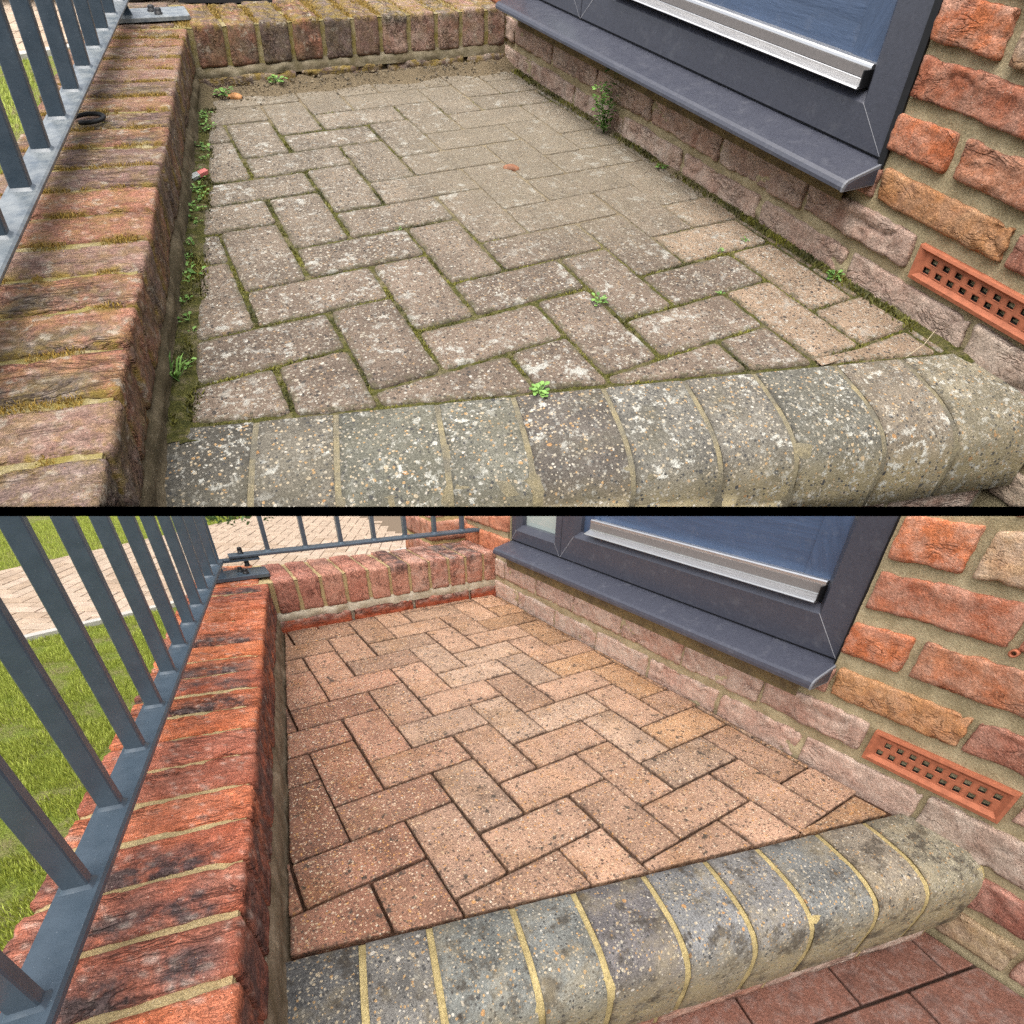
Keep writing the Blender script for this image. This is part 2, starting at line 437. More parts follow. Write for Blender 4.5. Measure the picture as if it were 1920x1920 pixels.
def slab(poly, z, thick, bev, dz, rim=0.0):
    """flat stone with a bevelled, worn edge; returns verts, faces"""
    n = len(poly)
    cx = sum(p[0] for p in poly)/n; cy = sum(p[1] for p in poly)/n
    nr = []
    for i in range(n):
        a, b = poly[i-1], poly[(i+1) % n]
        t = (b[0]-a[0], b[1]-a[1]); l = math.hypot(*t) or 1
        nr.append((-t[1]/l, t[0]/l))
    zz = lambda x, y: z + dz[0] + dz[1]*(x-cx) + dz[2]*(y-cy)
    V = []
    if rim: V += [(p[0]+m[0]*(bev+rim), p[1]+m[1]*(bev+rim), zz(*p)) for p, m in zip(poly, nr)]
    V += [(p[0]+m[0]*bev, p[1]+m[1]*bev, zz(*p)) for p, m in zip(poly, nr)]
    V += [(p[0]+m[0]*bev*0.3, p[1]+m[1]*bev*0.3, zz(*p)-bev*0.28) for p, m in zip(poly, nr)]
    V += [(p[0], p[1], zz(*p)-bev) for p in poly]
    V += [(p[0], p[1], z-thick) for p in poly]
    F = [list(range(n))]
    for r in range(4 if rim else 3):
        for i in range(n):
            j = (i+1) % n
            F.append((r*n+j, r*n+i, (r+1)*n+i, (r+1)*n+j))
    return V, F

def brick_shape(o, ex, ey, ez, L, W, H, res, seed, rad=0.004, amp=0.0014, crease=0.0026, long=0, wgt=None):
    """a rough brick: rounded lattice box, lumps and folded creases. o corner; ex,ey,ez unit axes (terrace frame)"""
    nx, ny, nz = (max(2, int(round(a/res))) for a in (L, W, H))
    idx = {}; V = []; C = []; F = []
    LAST_LOC.clear()
    sv = Vector((seed*3.17 % 97, seed*7.31 % 89, seed*1.93 % 83))
    ns = noise.noise
    dims = (L, W, H)
    def vert(i, j, k):
        key = (i, j, k)
        if key in idx: return idx[key]
        p = [L*i/nx, W*j/ny, H*k/nz]
        c = [min(max(p[a], rad), dims[a]-rad) for a in range(3)]
        d = Vector((p[0]-c[0], p[1]-c[1], p[2]-c[2]))
        if d.length > 1e-9:
            nrm = d.normalized(); pos = Vector(c) + nrm*rad
        else:
            nrm = Vector((0, 0, 0)); pos = Vector(p)
        if i == 0: nrm.x -= 1
        elif i == nx: nrm.x += 1
        if j == 0: nrm.y -= 1
        elif j == ny: nrm.y += 1
        if k == 0: nrm.z -= 1
        elif k == nz: nrm.z += 1
        nrm.normalize()
        q_ = pos + sv
        lump = ns(q_*26)*amp + ns(q_*75)*amp*0.55 + ns(q_*150)*amp*0.35
        w = ns(q_*13)*0.9
        s = [42, 42, 42]; s[long] = 10
        cr = 1 - abs(ns(Vector((q_.x*s[0]+w, q_.y*s[1]+w*1.6, q_.z*s[2]+w*1.6))))
        mk = sstep(-0.15, 0.25, ns(q_*11 + Vector((5, 9, 2))))
        fold = max(0.0, (cr-0.80)/0.20)**1.6 * mk
        disp = lump - fold*crease
        # ledges: one side of a fold stands prouder than the other
        disp += 0.0011*sstep(-0.1, 0.1, ns(Vector((q_.x*s[0]*0.55+w, q_.y*s[1]*0.55, q_.z*s[2]*0.55))))
        pos = pos + nrm*disp
        idx[key] = len(V)
        V.append(o + ex*pos.x + ey*pos.y + ez*pos.z)
        t3 = (pos.x, pos.y, pos.z); LAST_LOC.extend((t3[long], t3[(long+1) % 3], t3[(long+2) % 3]))
        C.append((1, 1, fold))
        return idx[key]
    def face(f, na, nb, flip):
        for a in range(na):
            for b in range(nb):
                t = [vert(*f(a, b)), vert(*f(a+1, b)), vert(*f(a+1, b+1)), vert(*f(a, b+1))]
                F.append(t[::-1] if flip else t)
    face(lambda a, b: (a, b, 0), nx, ny, True); face(lambda a, b: (a, b, nz), nx, ny, False)
    face(lambda a, b: (a, 0, b), nx, nz, False); face(lambda a, b: (a, ny, b), nx, nz, True)
    face(lambda a, b: (0, a, b), ny, nz, True); face(lambda a, b: (nx, a, b), ny, nz, False)
    return V, F, C

def sheet(o, eu, ev, en, lu, lv, res, fn, keep=None, cfn=None):
    """height-field sheet: point = o + eu*u + ev*v + en*fn(u,v)"""
    nu = max(1, int(round(lu/res))); nv = max(1, int(round(lv/res)))
    V = []; C = []; F = []
    for i in range(nu+1):
        for j in range(nv+1):
            u = lu*i/nu; v = lv*j/nv
            V.append(o + eu*u + ev*v + en*fn(u, v))
            if cfn: C.append(cfn(u, v))
    for i in range(nu):
        for j in range(nv):
            if keep is None or keep(lu*(i+0.5)/nu, lv*(j+0.5)/nv):
                a = i*(nv+1)+j
                F.append((a, a+nv+1, a+nv+2, a+1))
    return V, F, C

X, Y, Z = Vector((1, 0, 0)), Vector((0, 1, 0)), Vector((0, 0, 1))
# plan of the terrace (metres; x along the paving rows, y away from the step)
U = 0.1015
XR = 0.932                                            # face of the house wall
YB = 1.047                                            # face of the back wall
LX = lambda y: -0.115 + 0.193*y                       # face of the left wall
LD = Vector((0.193, 1, 0)).normalized()               # direction of the left wall
LN = Vector((-LD.y, LD.x, 0))                         # outwards, to the lawn
S0 = Vector((-0.1486, -0.168, 0)); S1 = Vector((0.932, -0.480, 0))
SE = (S1-S0).normalized(); SN = Vector((SE.y, -SE.x, 0))   # along the step; towards the viewer
STEP_LEN = (S1-S0).length
CT, CB_, CW = 0.137, 0.048, 0.225                     # coping top, underside, width
GZ = -0.45                                            # lawn level

def build_floor(mossy):
    k = PL.k
    nm = 'shade_holes' 
    org = (0.4, 0.3, 0)
    mp = mat_paver(k, mossy); mj = mat_joint(k, mossy)
    sandf = lambda x, y: max(0.0, min(1.0, sstep(0.42, 0.12, math.hypot((x-0.72)*0.9, (y-0.38)*0.75)) * 1.25 + sstep(0.72, 0.92, y + 0.05*noise.noise((x*9, y*9, 3)))))
    def hz(x, y):
        if not mossy: return -0.0105 + 0.0012*noise.noise((x*60, y*60, 1))
        b = -0.0040 + 0.0026*noise.noise((x*70, y*70, 2)) + 0.0016*noise.noise((x*190, y*190, 5))
        s = sandf(x, y)
        b = b*(1-s) + (-0.0026 + 0.0008*noise.noise((x*30, y*30, 8)))*s
        e = x - LX(y)
        b += 0.008*sstep(0.05, 0.0, e + 0.02*noise.noise((x*14, y*14, 4)))
        d = YB - y
        b += 0.020*sstep(0.10, 0.0, d + 0.03*noise.noise((x*9, 0, 4))) * (0.8+0.5*noise.noise((x*40, y*40, 6)))
        b += 0.008*sstep(0.025, 0.0, XR-x)
        return b
    def cz(x, y):
        if not mossy: return (0, 0, 0)
        s = sandf(x, y)
        mo = max(0.0, 1.0 - s*1.15)
        mo = max(mo, sstep(0.06, 0.02, x-LX(y)), 0.8*sstep(0.03, 0.0, XR-x)*sstep(-0.25, 0.2, noise.noise((0, y*7, 1))))
        so = max(sstep(0.82, 0.98, y), 0.6*sstep(0.1, 0.4, noise.noise((x*8, y*8, 7))))
        so *= 1 - 0.8*sstep(0.06, 0.03, x-LX(y))*(y < 0.85)
        mo *= (1 - 0.75*sstep(0.85, 0.95, y))
        return (mo, s, so)
    o0 = Vector((-0.20, -0.55, 0))
    keep = lambda u, v: (Vector((u-0.20, v-0.55, 0))-S0).dot(SN) < 0.03 and LX(v-0.55)-0.04 < u-0.20
    V, F, C = sheet(o0, X, Y, Z, 1.16, 1.63, 0.0065 if mossy else 0.02, lambda u, v: hz(u-0.20, v-0.55), keep, lambda u, v: cz(u-0.20, v-0.55))
    fl = mesh_ob('terrace_floor', V, F, mj, base=org, smooth=True, cols=C, kind='structure',
                 label='mossy sanded joint bed of the uncleaned upper terrace' if mossy else 'dark joint bed of the freshly cleaned lower terrace')
    pr = random.Random(11)
    edges = []
    for ix in range(-6, 13):
        for iy in range(-9, 14):
            t = (ix - iy) % 4
            if t == 0: w, h = 2, 1
            elif t == 3: w, h = 1, 2
            else: continue
            poly = [(ix*U, iy*U), ((ix+w)*U, iy*U), ((ix+w)*U, (iy+h)*U), (ix*U, (iy+h)*U)]
            gap = 0.012 if mossy else 0.004
            poly = clip_poly(poly, (LX(0)+gap*2.2, 0), (LD.y, -LD.x)) if True else poly
            if len(poly) < 3: continue
            poly = clip_poly(poly, (XR-gap, 0), (-1, 0))
            if len(poly) < 3: continue
            poly = clip_poly(poly, (0, YB-0.002), (0, -1))
            if len(poly) < 3: continue
            poly = clip_poly(poly, (S0.x-SN.x*0.003, S0.y-SN.y*0.003), (-SN.x, -SN.y))
            if len(poly) < 3 or abs(area(poly)) < 0.0010: continue
            seed = pr.random()*100
            # true-to-the-photo wobble of the hand laid pattern
            jit = (pr.uniform(-1, 1)*0.0012, pr.uniform(-1, 1)*0.0012)
            cx = sum(p[0] for p in poly)/len(poly); cy = sum(p[1] for p in poly)/len(poly)
            s = sandf(cx, cy) if mossy else 0
            ins = (0.0034 - 0.0014*s + pr.uniform(-0.0006, 0.0010)) if mossy else 0.0021 + pr.uniform(-0.0004, 0.0005)
            p2 = inset([(a+jit[0], b+jit[1]) for a, b in poly], ins)
            if len(p2) < 3: continue
            p3 = round_poly(p2, 0.009 if mossy else 0.0042, 3, 0.0024 if mossy else 0.0007, seed, 0.014 if mossy else 0.03)
            if len(p3) < 3: continue
            q1 = 1 - 0.8*s; dz = (pr.uniform(-0.001, 0.001)*q1, pr.uniform(-1, 1)*0.006*q1, pr.uniform(-1, 1)*0.006*q1)
            rim = 0.006 if min(max(p[0] for p in p3)-min(p[0] for p in p3), max(p[1] for p in p3)-min(p[1] for p in p3)) > 0.03 and abs(area(p3)) > 0.0025 else 0.0
            V, F = slab(p3, 0.0, 0.02, 0.0034 - 0.0015*s if mossy else 0.0024, dz, rim)
            nt = len(p3) if rim else 0
            f = pr.random()
            if mossy:
                a = Color((0.150, 0.112, 0.083)); b = Color((0.178, 0.143, 0.106)); 
                near = sstep(0.55, -0.1, cy)
                c = a*near + b*(1-near); c = c*(0.85+0.3*f)
                if cx > 0.75 and cy < 0.1: c = Color((0.26, 0.185, 0.125))
                C = [(0, sandf(v[0], v[1])*0.85, (1-s) if i_ >= nt else 0) for i_, v in enumerate(V)]
            else:
                c = Color((0.375, 0.228, 0.150)); c = c*0.45 + Color((0.32, 0.235, 0.17))*0.55 if pr.random() < 0.35 else c
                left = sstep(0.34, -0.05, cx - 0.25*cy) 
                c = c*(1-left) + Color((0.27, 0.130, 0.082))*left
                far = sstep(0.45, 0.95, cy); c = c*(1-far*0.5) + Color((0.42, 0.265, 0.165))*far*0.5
                if cx > 0.80 and pr.random() < 0.45: c = Color((0.38, 0.22, 0.12))
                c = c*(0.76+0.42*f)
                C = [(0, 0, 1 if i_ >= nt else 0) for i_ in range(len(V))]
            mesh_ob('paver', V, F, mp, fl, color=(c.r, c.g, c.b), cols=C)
            if mossy: edges.append((p2, s))
    return edges, sandf

BRICK_TONES_CLEAN = [(0.56, 0.175, 0.07), (0.52, 0.155, 0.065), (0.46, 0.135, 0.068), (0.57, 0.20, 0.085), (0.43, 0.14, 0.08), (0.51, 0.16, 0.075)]
BRICK_TONES_MOSSY = [(0.27, 0.145, 0.10), (0.21, 0.13, 0.105), (0.32, 0.155, 0.10), (0.19, 0.13, 0.11), (0.35, 0.16, 0.10), (0.25, 0.155, 0.12)]
def build_parapets(mossy):
    k = PL.k
    mb = mat_brick(k, mossy)
    mm = mat_mortar('parapet_mortar_mossy' if mossy else 'parapet_mortar_clean', k,
                    (0.32, 0.265, 0.15) if mossy else (0.42, 0.325, 0.165), (0.22, 0.18, 0.09) if mossy else (0.31, 0.235, 0.115), 0.8 if mossy else 0.0, (0.20, 0.155, 0.03))
    mb2 = mat_mortar('bedding_mossy' if mossy else 'bedding_clean', k, (0.20, 0.16, 0.10) if mossy else (0.27, 0.205, 0.135), (0.08, 0.062, 0.036) if mossy else (0.12, 0.085, 0.05), 0.7 if mossy else 0.5, (0.07, 0.055, 0.028) if mossy else (0.10, 0.07, 0.035))
    mg = mat_mortar('parapet_bed_mossy' if mossy else 'parapet_bed_clean', k, (0.26, 0.22, 0.15) if mossy else (0.46, 0.41, 0.32), (0.13, 0.10, 0.06) if mossy else (0.30, 0.25, 0.17), 0.6 if mossy else 0.12, (0.09, 0.075, 0.03))
    tones = BRICK_TONES_MOSSY if mossy else BRICK_TONES_CLEAN
    r = random.Random(5)
    which = 'mossy' if mossy else 'cleaned'
    # ---- left wall
    y0, pitch, n = -0.517, 0.0785, 23
    ystart = 0 if not mossy else 1
    wl = thing('parapet_wall', 'low brick wall with coarse moss grown coping under the railing' if mossy else 'low red brick wall with cleaned coping under the left railing', 'wall', (LX(0), 0, 0))
    pt = lambda s, t, z: Vector((LX(0), 0, 0)) + LD*s + LN*t + Z*z       # s along, t outwards
    sy = 1/LD.y
    for i in range(n):
        ya = (y0 + pitch*i)*sy; ln = pitch*sy
        if i == n-1: pass
        jw = 0.011 + r.uniform(-0.002, 0.003)
        wd = ln - jw
        tone = r.choice(tones)
        f = 0.85 + 0.3*r.random()
        col = tuple(c*f for c in tone)
        bz = r.uniform(-0.002, 0.002)
        o = pt(ya + jw/2, -r.uniform(-0.001, 0.002), CB_ + bz)
        tin = 0.0 if i < 20 else 0.03 + 0.014*(i-20)
        o = o + LN*tin
        V, F, C = brick_shape(o, LN, LD, Z, CW-0.004-tin + r.uniform(-0.004, 0.004), wd, CT-CB_, 0.0066 if i < 12 else 0.008, 31+i*7+(400 if mossy else 0), 0.0032, 0.0018, 0.0048 if not mossy else 0.0032, 0)
        burn = r.random() < (0.55 if not mossy else 0.5)
        C = [((0.95 if burn else 0.15) * sstep(0.0, 0.035, (Vector(v)-o).dot(LN)) * sstep(wd*1.0, wd*0.35, (Vector(v)-o).dot(LD) - 0.25*wd*noise.noise((v[0]*30, v[1]*30, i))), 0.1 if r.random() < .9 else .6, 1.0 if mossy else c[2]) for v, c in zip(V, C)]
        if mossy:
            C = [(c[0], c[1], max(0.35, 1.0 - min((Vector(v)-o).dot(LD), wd-(Vector(v)-o).dot(LD))/0.016)) for v, c in zip(V, C)]
        inn = 0.75 if mossy else 0.8
        C = [(max(c[0], inn*sstep(0.010, 0.002, (Vector(v)-o).dot(LN))*sstep(CT-0.004, CT-0.016, v[2])), c[1], c[2]) for v, c in zip(V, C)]
        # inner ends are darkened below the top edge of the coping
        mesh_ob('coping_brick', V, F, mb, wl, smooth=True, color=col, cols=C)
    la, lb = y0*sy, (y0+pitch*n)*sy
    V, F, C = sheet(pt(la, CW-0.006, CT-0.0045), LD, -LN, Z, lb-la, CW-0.012, 0.011, lambda u, v: 0.0022*noise.noise((u*50, v*50, 3)) - 0.004*sstep(0.02, 0, v) - 0.006*sstep(CW-0.035, CW-0.012, v))
    mesh_ob('mortar_joint', V, F, mm, wl, smooth=True, label='sandy pointing between the coping bricks')
    bx = MB(); bx.box(pt(la, 0.007, CB_-0.01), LD*(lb-la), LN*(CW-0.014), Z*(CT-CB_+0.003)); bx.ob('coping_core', mm, wl)
    # inner bedding face down to the paving, rough and slumped
    V, F, C = sheet(pt(la, 0, -0.012), LD, Z, -LN, lb-la, CB_+0.013, 0.009,
                    lambda u, v: 0.004 + 0.006*noise.noise((u*13, v*34, 7)) + 0.0028*noise.noise((u*60, v*60, 9)) - 0.010*sstep(0.046, 0.062, v) + 0.006*sstep(0.02, 0.0, v))
    mesh_ob('bedding_face', V, F, mb2, wl, smooth=True)
    # body down to the lawn, outer face in brick courses
    bx = MB(); bx.box(pt(la, 0.004, GZ-0.05), LD*(lb-la), LN*(CW-0.022), Z*(CB_-GZ+0.05)); bx.ob('wall_core', mg, wl)
    for row in range(6):
        zt = CB_ - 0.012 - row*0.075
        off = 0.0 if row % 2 else 0.112
        s = la + off - 0.112
        while s < lb:
            a = max(la, s); b = min(lb, s+0.214)
            if b-a > 0.03:
                V, F, C = brick_shape(pt(a, CW-0.03, zt-0.065), LD, LN, Z, b-a-0.01, 0.026, 0.065, 0.02, int(row*50+s*99), 0.004, 0.002, 0.002, 0)
                C = [(0.2, 0.2, 1 if mossy else 0)]*len(V)
                mesh_ob('brick', V, F, mb, wl, smooth=True, color=tuple(c*(0.9+0.25*r.random()) for c in r.choice(tones)), cols=C)
            s += 0.224
    # ---- back wall
    wb = thing('parapet_wall', 'mossy brick wall with tufted coping at the back of the terrace' if mossy else 'back brick wall of pale red coping bricks with buff joints', 'wall', (0.5, YB, 0))
    jx = [0.096, 0.172, 0.250, 0.330, 0.411, 0.491, 0.566, 0.646, 0.727, 0.800, 0.880, 0.945]
    for i in range(len(jx)-1):
        a = jx[i]+0.0058; b = jx[i+1]-0.0058
        tone = r.choice(tones if mossy else [(0.48, 0.18, 0.11), (0.52, 0.18, 0.09), (0.46, 0.20, 0.14), (0.52, 0.26, 0.18), (0.50, 0.22, 0.15)])
        if i > 5: tone = tuple(0.5*t+0.5*u for t, u in zip(tone, (0.48, 0.27, 0.20)))
        o = Vector((a, YB + r.uniform(-0.002, 0.002), CB_ + r.uniform(-0.001, 0.002)))
        V, F, C = brick_shape(o, Y, -X, Z, CW-0.004, -(b-a) if False else (b-a), CT-CB_ + r.uniform(-0.001, 0.003), 0.0075, 900+i*13+(300 if mossy else 0), 0.005, 0.0014, 0.0035, 0)
        V = [Vector((2*a + (b-a) - v[0] - (0 if False else 0), v[1], v[2])) if False else Vector((v[0] + (b-a), v[1], v[2])) for v in V]
        burn = r.random() < 0.45
        C = [((0.9 if burn else 0.1)*sstep(CT-0.03, CT-0.005, v[2]) + ((0.75 if i < 5 else 0.3) if mossy else 0.0), 0.1 + (0.3 if i > 5 else 0.0), (0.2 + 0.7*sstep(CT-0.01, CT-0.003, v[2])) if mossy else c[2]) for v, c in zip(V, C)]
        mesh_ob('coping_brick', V, F, mb, wb, smooth=True, color=tone, cols=C)
    V, F, C = sheet(Vector((0.05, YB+0.006, CT-0.004)), X, Y, Z, 0.92, CW-0.014, 0.012, lambda u, v: 0.002*noise.noise((u*50, v*50, 4)))
    mesh_ob('mortar_joint', V, F, mm, wb, smooth=True, label='sandy pointing between the coping bricks')
    bx = MB(); bx.box((0.05, YB+0.0065, CB_-0.008), X*0.92, Y*(CW-0.016), Z*(CT-CB_+0.002)); bx.ob('coping_core', mm, wb)
    V, F, C = sheet(Vector((0.05, YB-0.001, 0.027)), X, Z, -Y, 0.90, 0.027, 0.006, lambda u, v: 0.005*noise.noise((u*26, v*50, 2)) + 0.002*noise.noise((u*90, v*90, 2)) + 0.002 - 0.011*sstep(0.015, 0.027, v))
    mesh_ob('mortar_fillet', V, F, mg, wb, smooth=True, label='thick pale bed joint under the coping')
    lj = [0.075, 0.334, 0.570, 0.811, 0.95]
    for a, b in zip(lj[:-1], lj[1:]):
        V, F, C = brick_shape(Vector((a+0.006, YB-0.007, -0.03)), X, Y, Z, b-a-0.012, 0.1, 0.060, 0.006, int(a*777)+8, 0.006, 0.003, 0.009, 0)
        C = [(0.6 if mossy else 0.6*sstep(0.004, 0.02, v[2]), 0.5*sstep(0.008, 0.02, v[2]), 1.0 if mossy else c[2]) for v, c in zip(V, C)]
        mesh_ob('brick', V, F, mb, wb, smooth=True, color=(0.15, 0.09, 0.07) if mossy else (0.40, 0.10, 0.045), cols=C)
    bx = MB(); bx.box((0.02, YB+0.008, GZ-0.05), X*0.95, Y*(CW-0.03), Z*(CB_-GZ+0.04)); bx.ob('wall_core', mg, wb)
    return wl, wb

def build_step(mossy):
    k = PL.k
    m = mat_bull(k, mossy)
    mm = mat_mortar('step_mortar_mossy' if mossy else 'step_mortar_clean', k, (0.26, 0.215, 0.12) if mossy else (0.42, 0.33, 0.15), (0.115, 0.104, 0.08) if mossy else (0.27, 0.21, 0.095), 0.5 if mossy else 0, (0.15, 0.14, 0.11))
    st = thing('doorstep', 'lichen spotted bullnose step edging the mossy paving' if mossy else 'dark bullnose step with fresh yellow joints below the clean paving', 'step', (0.39, -0.33, 0))
    prof = [(0.0, -0.02), (0.0, -0.003), (0.003, 0.0), (0.03, 0.001), (0.055, 0.0005), (0.078, -0.0003), (0.095, -0.0020), (0.110, -0.0052), (0.124, -0.0105), (0.135, -0.0175), (0.1455, -0.0285), (0.1515, -0.042), (0.1545, -0.060), (0.155, -0.085), (0.154, -0.122), (0.149, -0.127), (0.06, -0.127)]
    def run(ta, tb, ins, seed, step, amp):
        n = max(1, int((tb-ta)/step)); V = []; C = []; F = []
        for i in range(n+1):
            t = ta + (tb-ta)*i/n
            for d, z in prof:
                e = 0.0 if 0 < i < n else 0.0008
                dd = d - (ins + e)*(1 if d > 0.08 else 0); zz = z - (ins + e)*(1 if d < 0.13 and z > -0.03 else 0)
                w = amp*noise.noise((t*40, d*40, z*40+seed))
                p = S0 + SE*t + SN*(dd + w) + Z*(zz + w*0.6)
                V.append(p); C.append((sstep(-0.012, -0.07, z), 0, 0))
        m_ = len(prof)
        for i in range(n):
            for j in range(m_-1):
                a = i*m_+j; F.append((a, a+1, a+m_+1, a+m_))
        F.append(list(range(m_))); F.append([n*m_+j for j in range(m_)][::-1])
        return V, F, C
    xs = [-0.165, -0.045, 0.047, 0.170, 0.268, 0.389, 0.503, 0.607, 0.734, 0.842, 0.975]
    ts = [(x - S0.x)/SE.x for x in xs]
    r = random.Random(3)
    V, F, C = run(ts[0], ts[-1], 0.0014 if mossy else 0.0020, 5, 0.008, 0.0016)
    mesh_ob('mortar_joint', V, F, mm, st, smooth=True)
    shade = [0.62, 0.85, 0.95, 1.0, 0.7, 1.0, 1.0, 0.9, 1.05, 1.1]
    for i in range(len(ts)-1):
        gw = 0.0036 if mossy else 0.0050
        hw = gw if i else 0.004
        V, F, C = run(ts[i]+hw, ts[i+1]-gw, 0.0, i*9.7, 0.009, 0.0015)
        b = (0.158, 0.148, 0.140) if not mossy else (0.128, 0.114, 0.094)
        if i > 7: b = (0.19, 0.165, 0.115) if not mossy else (0.17, 0.145, 0.10)
        mesh_ob('bullnose_block', V, F, m, st, smooth=True, color=tuple(c*shade[i]*(0.95+0.1*r.random()) for c in b), cols=C)
    # course of red brick under the blocks
    mbk = mat_brick(k, mossy)
    t = -0.1; i = 0
    while t < ts[-1]-0.03:
        te = min(t+0.215, ts[-1]-0.03)
        V, F, C = brick_shape(S0 + SE*t + SN*0.143 + Z*(-0.172), SE, -SN, Z, te-t-0.008, 0.09, 0.043, 0.011, 55+i, 0.004, 0.0016, 0.002, 0)
        C = [(0.1, 1.0 if i > 3 else 0.5, 0)]*len(V)
        mesh_ob('riser_brick', V, F, mbk, st, smooth=True, color=(0.44, 0.29, 0.22) if i > 3 else (0.42, 0.20, 0.13), cols=C)
        t = te; i += 1
    bx = MB(); bx.box(S0 + SE*-0.1 + SN*0.02 + Z*GZ, SE*(ts[-1]+0.07), SN*0.12, Z*(-GZ-0.127)); bx.ob('step_core', mm, st)
    return st

def build_house(mossy):
    k = PL.k
    dy = 0.018 if mossy else 0.0
    T = lambda v: Vector((v[0], v[1]+dy, v[2]))
    mb = mat_brick(k, mossy) if False else HB[0 if mossy else 1]
    mm = mat_mortar('house_mortar_mossy' if mossy else 'house_mortar_clean', k, (0.42, 0.35, 0.215), (0.29, 0.235, 0.135), 0.0)
    hw = thing('house_wall', 'house wall of rough orange bricks beside the uncleaned terrace' if mossy else 'house wall of rough orange bricks with yellowish pointing beside the cleaned terrace', 'house wall', (XR, -0.2, 0))
    ya, yb, zt = -0.95, 1.30, 0.80
    z0 = -0.30
    op = lambda y, z: -0.264 < y < 0.957 and z > 0.172
    V, F, C = sheet(T((XR+0.0075, ya, z0)), Y, Z, -X, yb-ya, zt-z0, 0.0085,
                    lambda u, v: 0.0022*noise.noise((u*28, v*28, 11)) + 0.0013*noise.noise((u*90, v*90, 12)) + 0.004*sstep(-0.16, -0.19, v+z0) + sstep(0.14, 0.11, v+z0)*sstep(-0.45, -0.2, u+ya)*sstep(-0.06, -0.01, v+z0)*(0.0035+0.0075*noise.noise((u*15, v*34, 17))),
                    lambda u, v: not op(u+ya, v+z0))
    mesh_ob('mortar_bed', V, F, mm, hw, smooth=True)
    bx = MB()
    bx.box(T((XR+0.014, ya, z0)), X*0.09, Y*(-0.264-ya), Z*(zt-z0)); bx.box(T((XR+0.014, -0.264, z0)), X*0.09, Y*1.221, Z*(0.18-z0)); bx.box(T((XR+0.014, 0.957, z0)), X*0.09, Y*(yb-0.957), Z*(zt-z0))
    bx.ob('wall_core', mm, hw)
    r = random.Random(21)
    OR = [(0.52, 0.20, 0.10), (0.50, 0.21, 0.12), (0.47, 0.18, 0.10), (0.50, 0.24, 0.145)]
    PK = [(0.49, 0.29, 0.22), (0.52, 0.33, 0.25), (0.46, 0.29, 0.225), (0.44, 0.27, 0.21)]
    rows = []   # (ylo, yhi, zlo, zhi, colour, pale, burn)
    def br(yhi, ylo, zlo, zhi, col, pale=0.2, burn=0.1): rows.append((ylo, yhi, zlo, zhi, col, pale, burn))
    br(-0.272, -0.373, 0.361, 0.412, (0.50, 0.165, 0.07), 0.45, 0); br(-0.396, -0.605, 0.358, 0.409, (0.50, 0.33, 0.19), 0.5, 0.12); br(-0.62, -0.72, 0.358, 0.409, OR[1])
    br(-0.272, -0.473, 0.288, 0.336, (0.41, 0.15, 0.08), 0.3, 0.05); br(-0.492, -0.70, 0.288, 0.336, OR[2])
    br(-0.264, -0.360, 0.212, 0.259, (0.50, 0.165, 0.07), 0.3, 0); br(-0.385, -0.595, 0.212, 0.261, (0.43, 0.17, 0.085), 0.3, 0.05); br(-0.61, -0.80, 0.212, 0.26, OR[0])
    br(-0.276, -0.491, 0.139, 0.182, (0.47, 0.235, 0.10), 0.2, 0.12); br(-0.505, -0.71, 0.139, 0.182, (0.36, 0.15, 0.095), 0.2, 0.2); br(-0.222, -0.264, 0.139, 0.176, (0.38, 0.20, 0.14))
    br(-0.150, -0.362, 0.070, 0.114, (0.40, 0.205, 0.15), 0.5, 0.1); br(-0.612, -0.82, 0.070, 0.114, PK[1])
    for a, b in ((1.045, 0.980), (0.968, 0.770), (0.758, 0.550), (0.538, 0.322), (0.310, 0.092), (0.080, -0.138)):
        br(a, b, 0.066, 0.116, (0.40, 0.19, 0.13) if a == 0.310 else r.choice(PK), 0.55, 0.1)
    for a, b in ((1.045, 0.884), (0.870, 0.648), (0.634, 0.424), (0.410, 0.200), (0.184, -0.038), (-0.054, -0.256), (-0.272, -0.492)):
        br(a, b, -0.012, 0.043, r.choice(PK), 0.75 if a > 0.3 else 0.5, 0.05)
    br(-0.508, -0.72, -0.012, 0.045, (0.36, 0.27, 0.21), 0.6, 0.05)
    br(-0.628, -0.84, -0.084, -0.036, (0.32, 0.13, 0.09), 0.2, 0.2); br(-0.41, -0.615, -0.084, -0.036, OR[2])
    br(-0.618, -0.725, -0.158, -0.110, (0.34, 0.25, 0.14), 0.3, 0.25); br(-0.742, -0.92, -0.158, -0.110, PK[0])
    zc = 0.433; c = 0
    while zc < 0.76:
        y = -0.272; c += 1
        y -= 0 if c % 2 else 0
        first = 0.205 if c % 2 else 0.10
        while y > -0.9:
            br(y, max(y-first, -0.93), zc, zc+0.05, r.choice(OR)); y -= first+0.014; first = 0.205
        zc += 0.073
    for ci, zc in enumerate((0.137, 0.21, 0.283, 0.356)):
        br(1.29, 1.10 if ci % 2 else 1.19, zc, zc+0.05, r.choice(OR), 0.1); br(1.088 if ci % 2 else 1.178, 0.962, zc, zc+0.05, r.choice(OR), 0.1)
    low = {}
    for t in rows: low[round(t[2], 2)] = min(low.get(round(t[2], 2), 9), t[0])
    for t in list(rows):
        if t[0] == low[round(t[2], 2)] and t[0] > -0.90 and t[0] < -0.3:
            br(t[0]-0.014, max(t[0]-0.22, -0.945), t[2], t[3], r.choice(OR), 0.25, 0.1)
